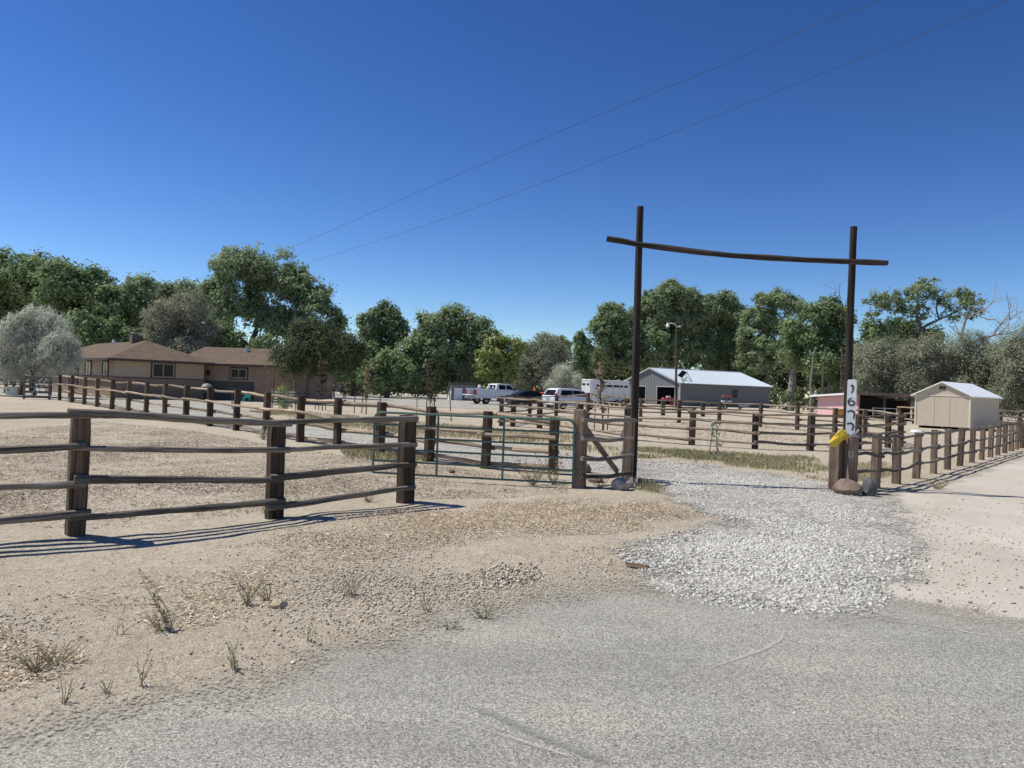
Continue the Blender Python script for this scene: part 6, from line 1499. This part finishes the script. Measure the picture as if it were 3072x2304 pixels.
# ------------------------------------------------------------------ saplings and stakes
def sapling(label, base, top, d, mtl, seed, width=20, n=160, ls=0.16, lean=0, low=0.3, tr=0.035, bark=None):
    rg = random.Random(seed); rs = np.random.RandomState(seed); b_ = P(base[0], base[1], d); org = Vector((b_.x, b_.y, 0)); t = thing('sapling', label, 'tree', org)
    tp = P(top[0], top[1], d) - org; mb = MB(); pts = limb(mb, (0, 0, -0.1), tp, tr, tr * 0.3, rg, 8, 0.03, 6); W = width / FPX * d; ends = []
    for k in range(14):
        f = low + (1 - low) * k / 14; i = min(7, int(f * 8)); p = pts[i].lerp(pts[i + 1], f * 8 - i)
        dd = Vector((rg.gauss(0, 1), rg.gauss(0, 1), 0.8)).normalized() * W * rg.uniform(0.5, 1.0) * (1.15 - 0.6 * f); limb(mb, p, p + dd, tr * 0.35, tr * 0.12, rg, 3, 0.1, 4); ends.append((p, p + dd))
    mb.build('trunk', bark or mt_bark, t)
    pos = np.array([list(ends[j][0].lerp(ends[j][1], u_)) for j, u_ in zip(rs.randint(0, len(ends), n), rs.uniform(0.15, 1.1, n))]) + rs.normal(0, W * 0.16, (n, 3))
    nr_ = rs.normal(size=(n, 3)); nr_ /= np.linalg.norm(nr_, axis=1)[:, None]; a = np.cross(nr_, rs.normal(size=(n, 3))); a[:, 2] -= 0.4; a /= np.linalg.norm(a, axis=1)[:, None]; bb_ = np.cross(nr_, a)
    s = ls * rs.uniform(0.6, 1.3, n)[:, None]
    V = np.stack([pos - a * s / 2, pos + bb_ * s * 0.3, pos + a * s / 2, pos - bb_ * s * 0.3], 1).reshape(-1, 3)
    raw_mesh('crown', V, np.arange(len(V)).reshape(-1, 4), mtl, t, np.repeat(rs.rand(n), 4)); return t
sapling('staked sapling with withered brown leaves in front of the horse trailer', (1811, 1290), (1806, 1085), 30, lm_brown, 201, 28, 420, 0.13, tr=0.05)
sapling('dark thin sapling left of the small outbuilding', (1288, 1262), (1286, 1095), 36, lm_red, 202, 24, 260, 0.14)
sapling('staked sapling with brown red leaves left of the lone cottonwood', (1099, 1240), (1103, 1092), 38, lm_brown, 203, 18, 330, 0.15)
sapling('reddish sapling in front of the grey sedan', (968, 1232), (972, 1082), 41, lm_red, 204, 24, 420, 0.16)
sapling('scraggly young tree in the grass strip before the round pen', (2152, 1372), (2150, 1262), 19.5, lm_tam, 205, 20, 130, 0.07, low=0.1, tr=0.012)
sapling('leaning bare young stem tied beside the scraggly tree', (2129, 1366), (2144, 1262), 19.4, lm_olive, 206, 10, 70, 0.09, low=0.6, tr=0.014)
sapling('small greyish sapling beyond the round pen corner', (1880, 1278), (1876, 1180), 34, lm_brown, 207, 8, 16, 0.1)
stk = [(946, 1227, 1158, 'rusty stake left of the reddish sapling'), (957, 1229, 1160, 'stake just right of the leftmost sapling stake'), (976, 1231, 1165, 'pale stake right of the reddish sapling'), (1002, 1240, 1165, 'lone stake between the two left saplings'),
       (1063, 1240, 1165, 'tall stake left of the brown red sapling'), (1086, 1240, 1181, 'short stake beside the brown red sapling trunk'), (1139, 1250, 1190, 'stake behind the fence post left of the green gate'), (1249, 1248, 1174, 'tall stake left of the dark thin sapling'),
       (1278, 1262, 1190, 'stake close on the left of the dark thin sapling'), (1301, 1262, 1190, 'stake close on the right of the dark thin sapling'), (1350, 1264, 1185, 'leaning rusty stake in front of the white pickup'),
       (1784, 1292, 1213, 'stake left of the withered sapling'), (1823, 1290, 1218, 'stake right of the withered sapling'), (1873, 1280, 1216, 'stake near the left tall pole'), (694, 1228, 1135, 'tall stake at the left of the wired shrub'),
       (817, 1236, 1143, 'front left stake of the wired shrub'), (885, 1236, 1146, 'front right stake of the wired shrub'), (806, 1222, 1137, 'rear left stake of the wired shrub'), (872, 1222, 1147, 'rear right stake of the wired shrub')]
for k, (px_, py_, tp_, lb) in enumerate(stk):
    g_ = G(px_, py_); h = topz(px_, tp_, g_.y); mb = MB(); ln = 0.06 * math.sin(k * 2.4)
    if k == 10: ln = -0.12
    mb.box((0, 0, 0), (0.05, 0.012, h + 0.2)); mb.box((0, 0.014, 0), (0.012, 0.035, h + 0.2))
    o = mb.build('metal_stake', mt_steel, None, loc=(g_.x, g_.y, h / 2), rot=(0, ln, k * 0.7)); tag(o, lb, 'stake', 'stakes around the young trees')
# wired shrub
g_ = G(850, 1234); sh = thing('wired_shrub', 'yellowing shrub inside a wire cage beside the driveway fence', 'shrub', g_)
rs = np.random.RandomState(9); V, T = leaf_cloud(rs, [((0, 0, 0.5), 0.5, 0.45, 0.45), ((-0.15, 0, 1.0), 0.3, 0.3, 0.45)], 26, 16, 0.09, 0.5, 0.14, 0, 0.2)
raw_mesh('foliage', V, np.arange(len(V)).reshape(-1, 3), lm_yel, sh, T)
mb = MB(); rg = random.Random(3)
for k in range(12): limb(mb, (rg.uniform(-0.3, 0.3), rg.uniform(-0.2, 0.2), -0.05), (rg.uniform(-0.5, 0.5), rg.uniform(-0.3, 0.3), rg.uniform(0.6, 1.3)), 0.014, 0.005, rg, 3, 0.1, 4)
mb.build('stem', mt_bark, sh)
mb = MB()
for z_ in np.arange(0.1, 1.15, 0.15): mb.tube([(0.62 * math.cos(a), 0.55 * math.sin(a), z_) for a in np.arange(0, 6.3, 0.35)], 0.004, 4, False)
for a in np.arange(0, 6.28, 0.2): mb.tube([(0.62 * math.cos(a), 0.55 * math.sin(a), 0.0), (0.62 * math.cos(a), 0.55 * math.sin(a), 1.1)], 0.004, 4, False)
mb.build('wire_cage', mt_galv, sh)

# ------------------------------------------------------------------ weeds by the road and gate
mt_weed = leafmat('weed_green', (0.20, 0.19, 0.10), (0.42, 0.38, 0.23), 0.3, 0.7, 0.2)
mt_stem = mat('weed_stem', (0.30, 0.255, 0.16), 0.8, 0.3, 20)
def weed(label, px, py, hpx, n, spread, seed, lean=0.0, leafy=14, mtl=None, name='weed'):
    g_ = G(px, py); s = g_.y / FPX; H_ = hpx * s * 1.05; rg = random.Random(seed); t = thing(name, label, 'weed', (g_.x, g_.y, hz1(g_.x, g_.y))); mb = MB(); lv = []; rs = np.random.RandomState(seed)
    for k in range(n):
        a = rg.uniform(0, 6.28); f = rg.uniform(0.45, 1.0) if k else 1.0; tip = Vector((math.cos(a) * spread * H_ * rg.uniform(0.3, 1) + lean * H_ * f, math.sin(a) * spread * H_ * 0.6, H_ * f))
        pts = limb(mb, (rg.uniform(-0.02, 0.02), rg.uniform(-0.02, 0.02), -0.01), tip, 0.003, 0.001, rg, 6, 0.10, 4)
        for j in range(leafy):
            q = rg.uniform(0.15, 1.0) * 6; i = min(5, int(q)); p = pts[i].lerp(pts[i + 1], q - i); dd = Vector((rg.gauss(0, 1), rg.gauss(0, 1), rg.gauss(0.6, 0.5))).normalized(); L = H_ * rg.uniform(0.04, 0.11); sd2 = dd.cross(Vector((rg.gauss(0, 1), rg.gauss(0, 1), rg.gauss(0, 1)))).normalized() * L * 0.22
            lv += [p, p + dd * L * 0.5 + sd2, p + dd * L, p + dd * L * 0.5 - sd2]
    mb.build('stem', mt_stem, t)
    V = np.array([list(p) for p in lv]); raw_mesh('leaves', V, np.arange(len(V)).reshape(-1, 4), mtl or mt_weed, t, np.repeat(rs.rand(len(V) // 4), 4)); return t
weed('tall leaning spindly weed, the highest on the sandy verge', 515, 1885, 165, 4, 0.12, 301, -0.55, 22)
weed('low russet weed around the base of the leaning weed', 480, 1888, 60, 14, 0.9, 302, 0, 10, lm_brown)
weed('bushy dry weed left of the yellowish stone', 745, 1815, 110, 11, 0.55, 303, 0, 16)
weed('second bushy weed close behind the yellowish stone', 800, 1800, 70, 10, 0.6, 304, 0, 14)
weed('wide tangled weed behind the pebbles, middle of the verge', 1055, 1785, 62, 16, 0.95, 305, 0, 12)
weed('spreading weed clump nearest the asphalt edge', 1450, 1860, 70, 14, 1.0, 306, 0, 12)
weed('small forked weed left of the spreading clump', 1280, 1835, 60, 7, 0.5, 307, 0, 10)
weed('two armed weed standing alone at the lower left', 425, 2060, 100, 4, 0.35, 308, 0, 16)
weed('green sprig with pale leaves near the asphalt, lower left of centre', 705, 2012, 90, 7, 0.5, 309, -0.1, 22)
weed('thin upright weed pair at the bottom left', 195, 2110, 75, 5, 0.45, 310, 0, 10)
weed('small bent weed right of the thin upright pair', 325, 2080, 45, 6, 0.7, 311, -0.3, 8)
weed('brown tuft of dead weed at the left picture edge', 110, 2010, 80, 26, 1.1, 312, 0, 9, lm_brown)
weed('dead brown mat beside the lone two armed weed', 170, 1985, 60, 20, 1.2, 313, 0.3, 9, lm_brown)
weed('tiny sprig on the pebbly verge below the tangled weed', 930, 1925, 40, 5, 0.6, 314, 0, 8)
weed('small dry sprig left of the russet weed', 365, 1900, 50, 5, 0.8, 315, 0.2, 8)
weed('low weed at the road edge below the spreading clump', 1350, 1890, 36, 12, 1.2, 316, 0, 8, lm_brown)
weed('tangle of dry tumbleweed stems behind the green gate', 1600, 1452, 90, 40, 0.9, 317, 0, 8, lm_brown)
weed('second dry tangle close to the hinge post', 1660, 1450, 110, 18, 0.5, 318, 0, 8, lm_brown)
weed('low green bush at the foot of the roadside fence', 2815, 1470, 36, 40, 1.4, 319, 0, 16)
weed('dry weed clump at the second near fence post', 800, 1540, 40, 24, 1.0, 320, 0.3, 10, lm_brown)
weed('greyish bush behind the near fence by a driveway post', 790, 1318, 46, 40, 0.9, 321, 0, 16, lm_olive)
weed('dry tuft under the brace panel', 1800, 1462, 30, 24, 1.4, 322, 0, 8, lm_brown)
weed('straw tuft behind the near fence end post', 1105, 1505, 34, 26, 1.0, 323, 0, 8, lm_brown)

# ------------------------------------------------------------------ overhead wires
def cable(label, pts, r=0.011):
    Q = [P(x, y, d) for x, y, d in pts]; org = Q[0].copy(); org.z = 0; f = []
    for i in range(len(Q) - 1):
        for k in range(8): f.append(Q[i].lerp(Q[i + 1], k / 8) - org)
    f.append(Q[-1] - org); o = MB().tube(f, r, 5).build('overhead_wire', mt_black, None, loc=org); return tag(o, label, 'wire', 'overhead power wires')
def wire(label, pts, z=16.0):
    out = []
    for (x, y) in pts:
        rr_y = ray(x, y); d = (z - CAMH) / (rr_y.z / rr_y.y); out.append((x, y, d))
    return cable(label, out)
wire('upper of the two overhead wires crossing the sky', [(2790, -60), (2618, 7), (2361, 111), (2160, 198), (1944, 285), (1700, 385), (1528, 458), (1300, 556), (1100, 645), (960, 706), (835, 760), (700, 806), (560, 848)])
wire('lower of the two overhead wires crossing the sky', [(3180, -50), (3020, 2), (2780, 98), (2500, 208), (2222, 317), (1950, 425), (1667, 534), (1390, 637), (1180, 708), (1020, 758), (905, 795), (760, 838), (640, 868)])
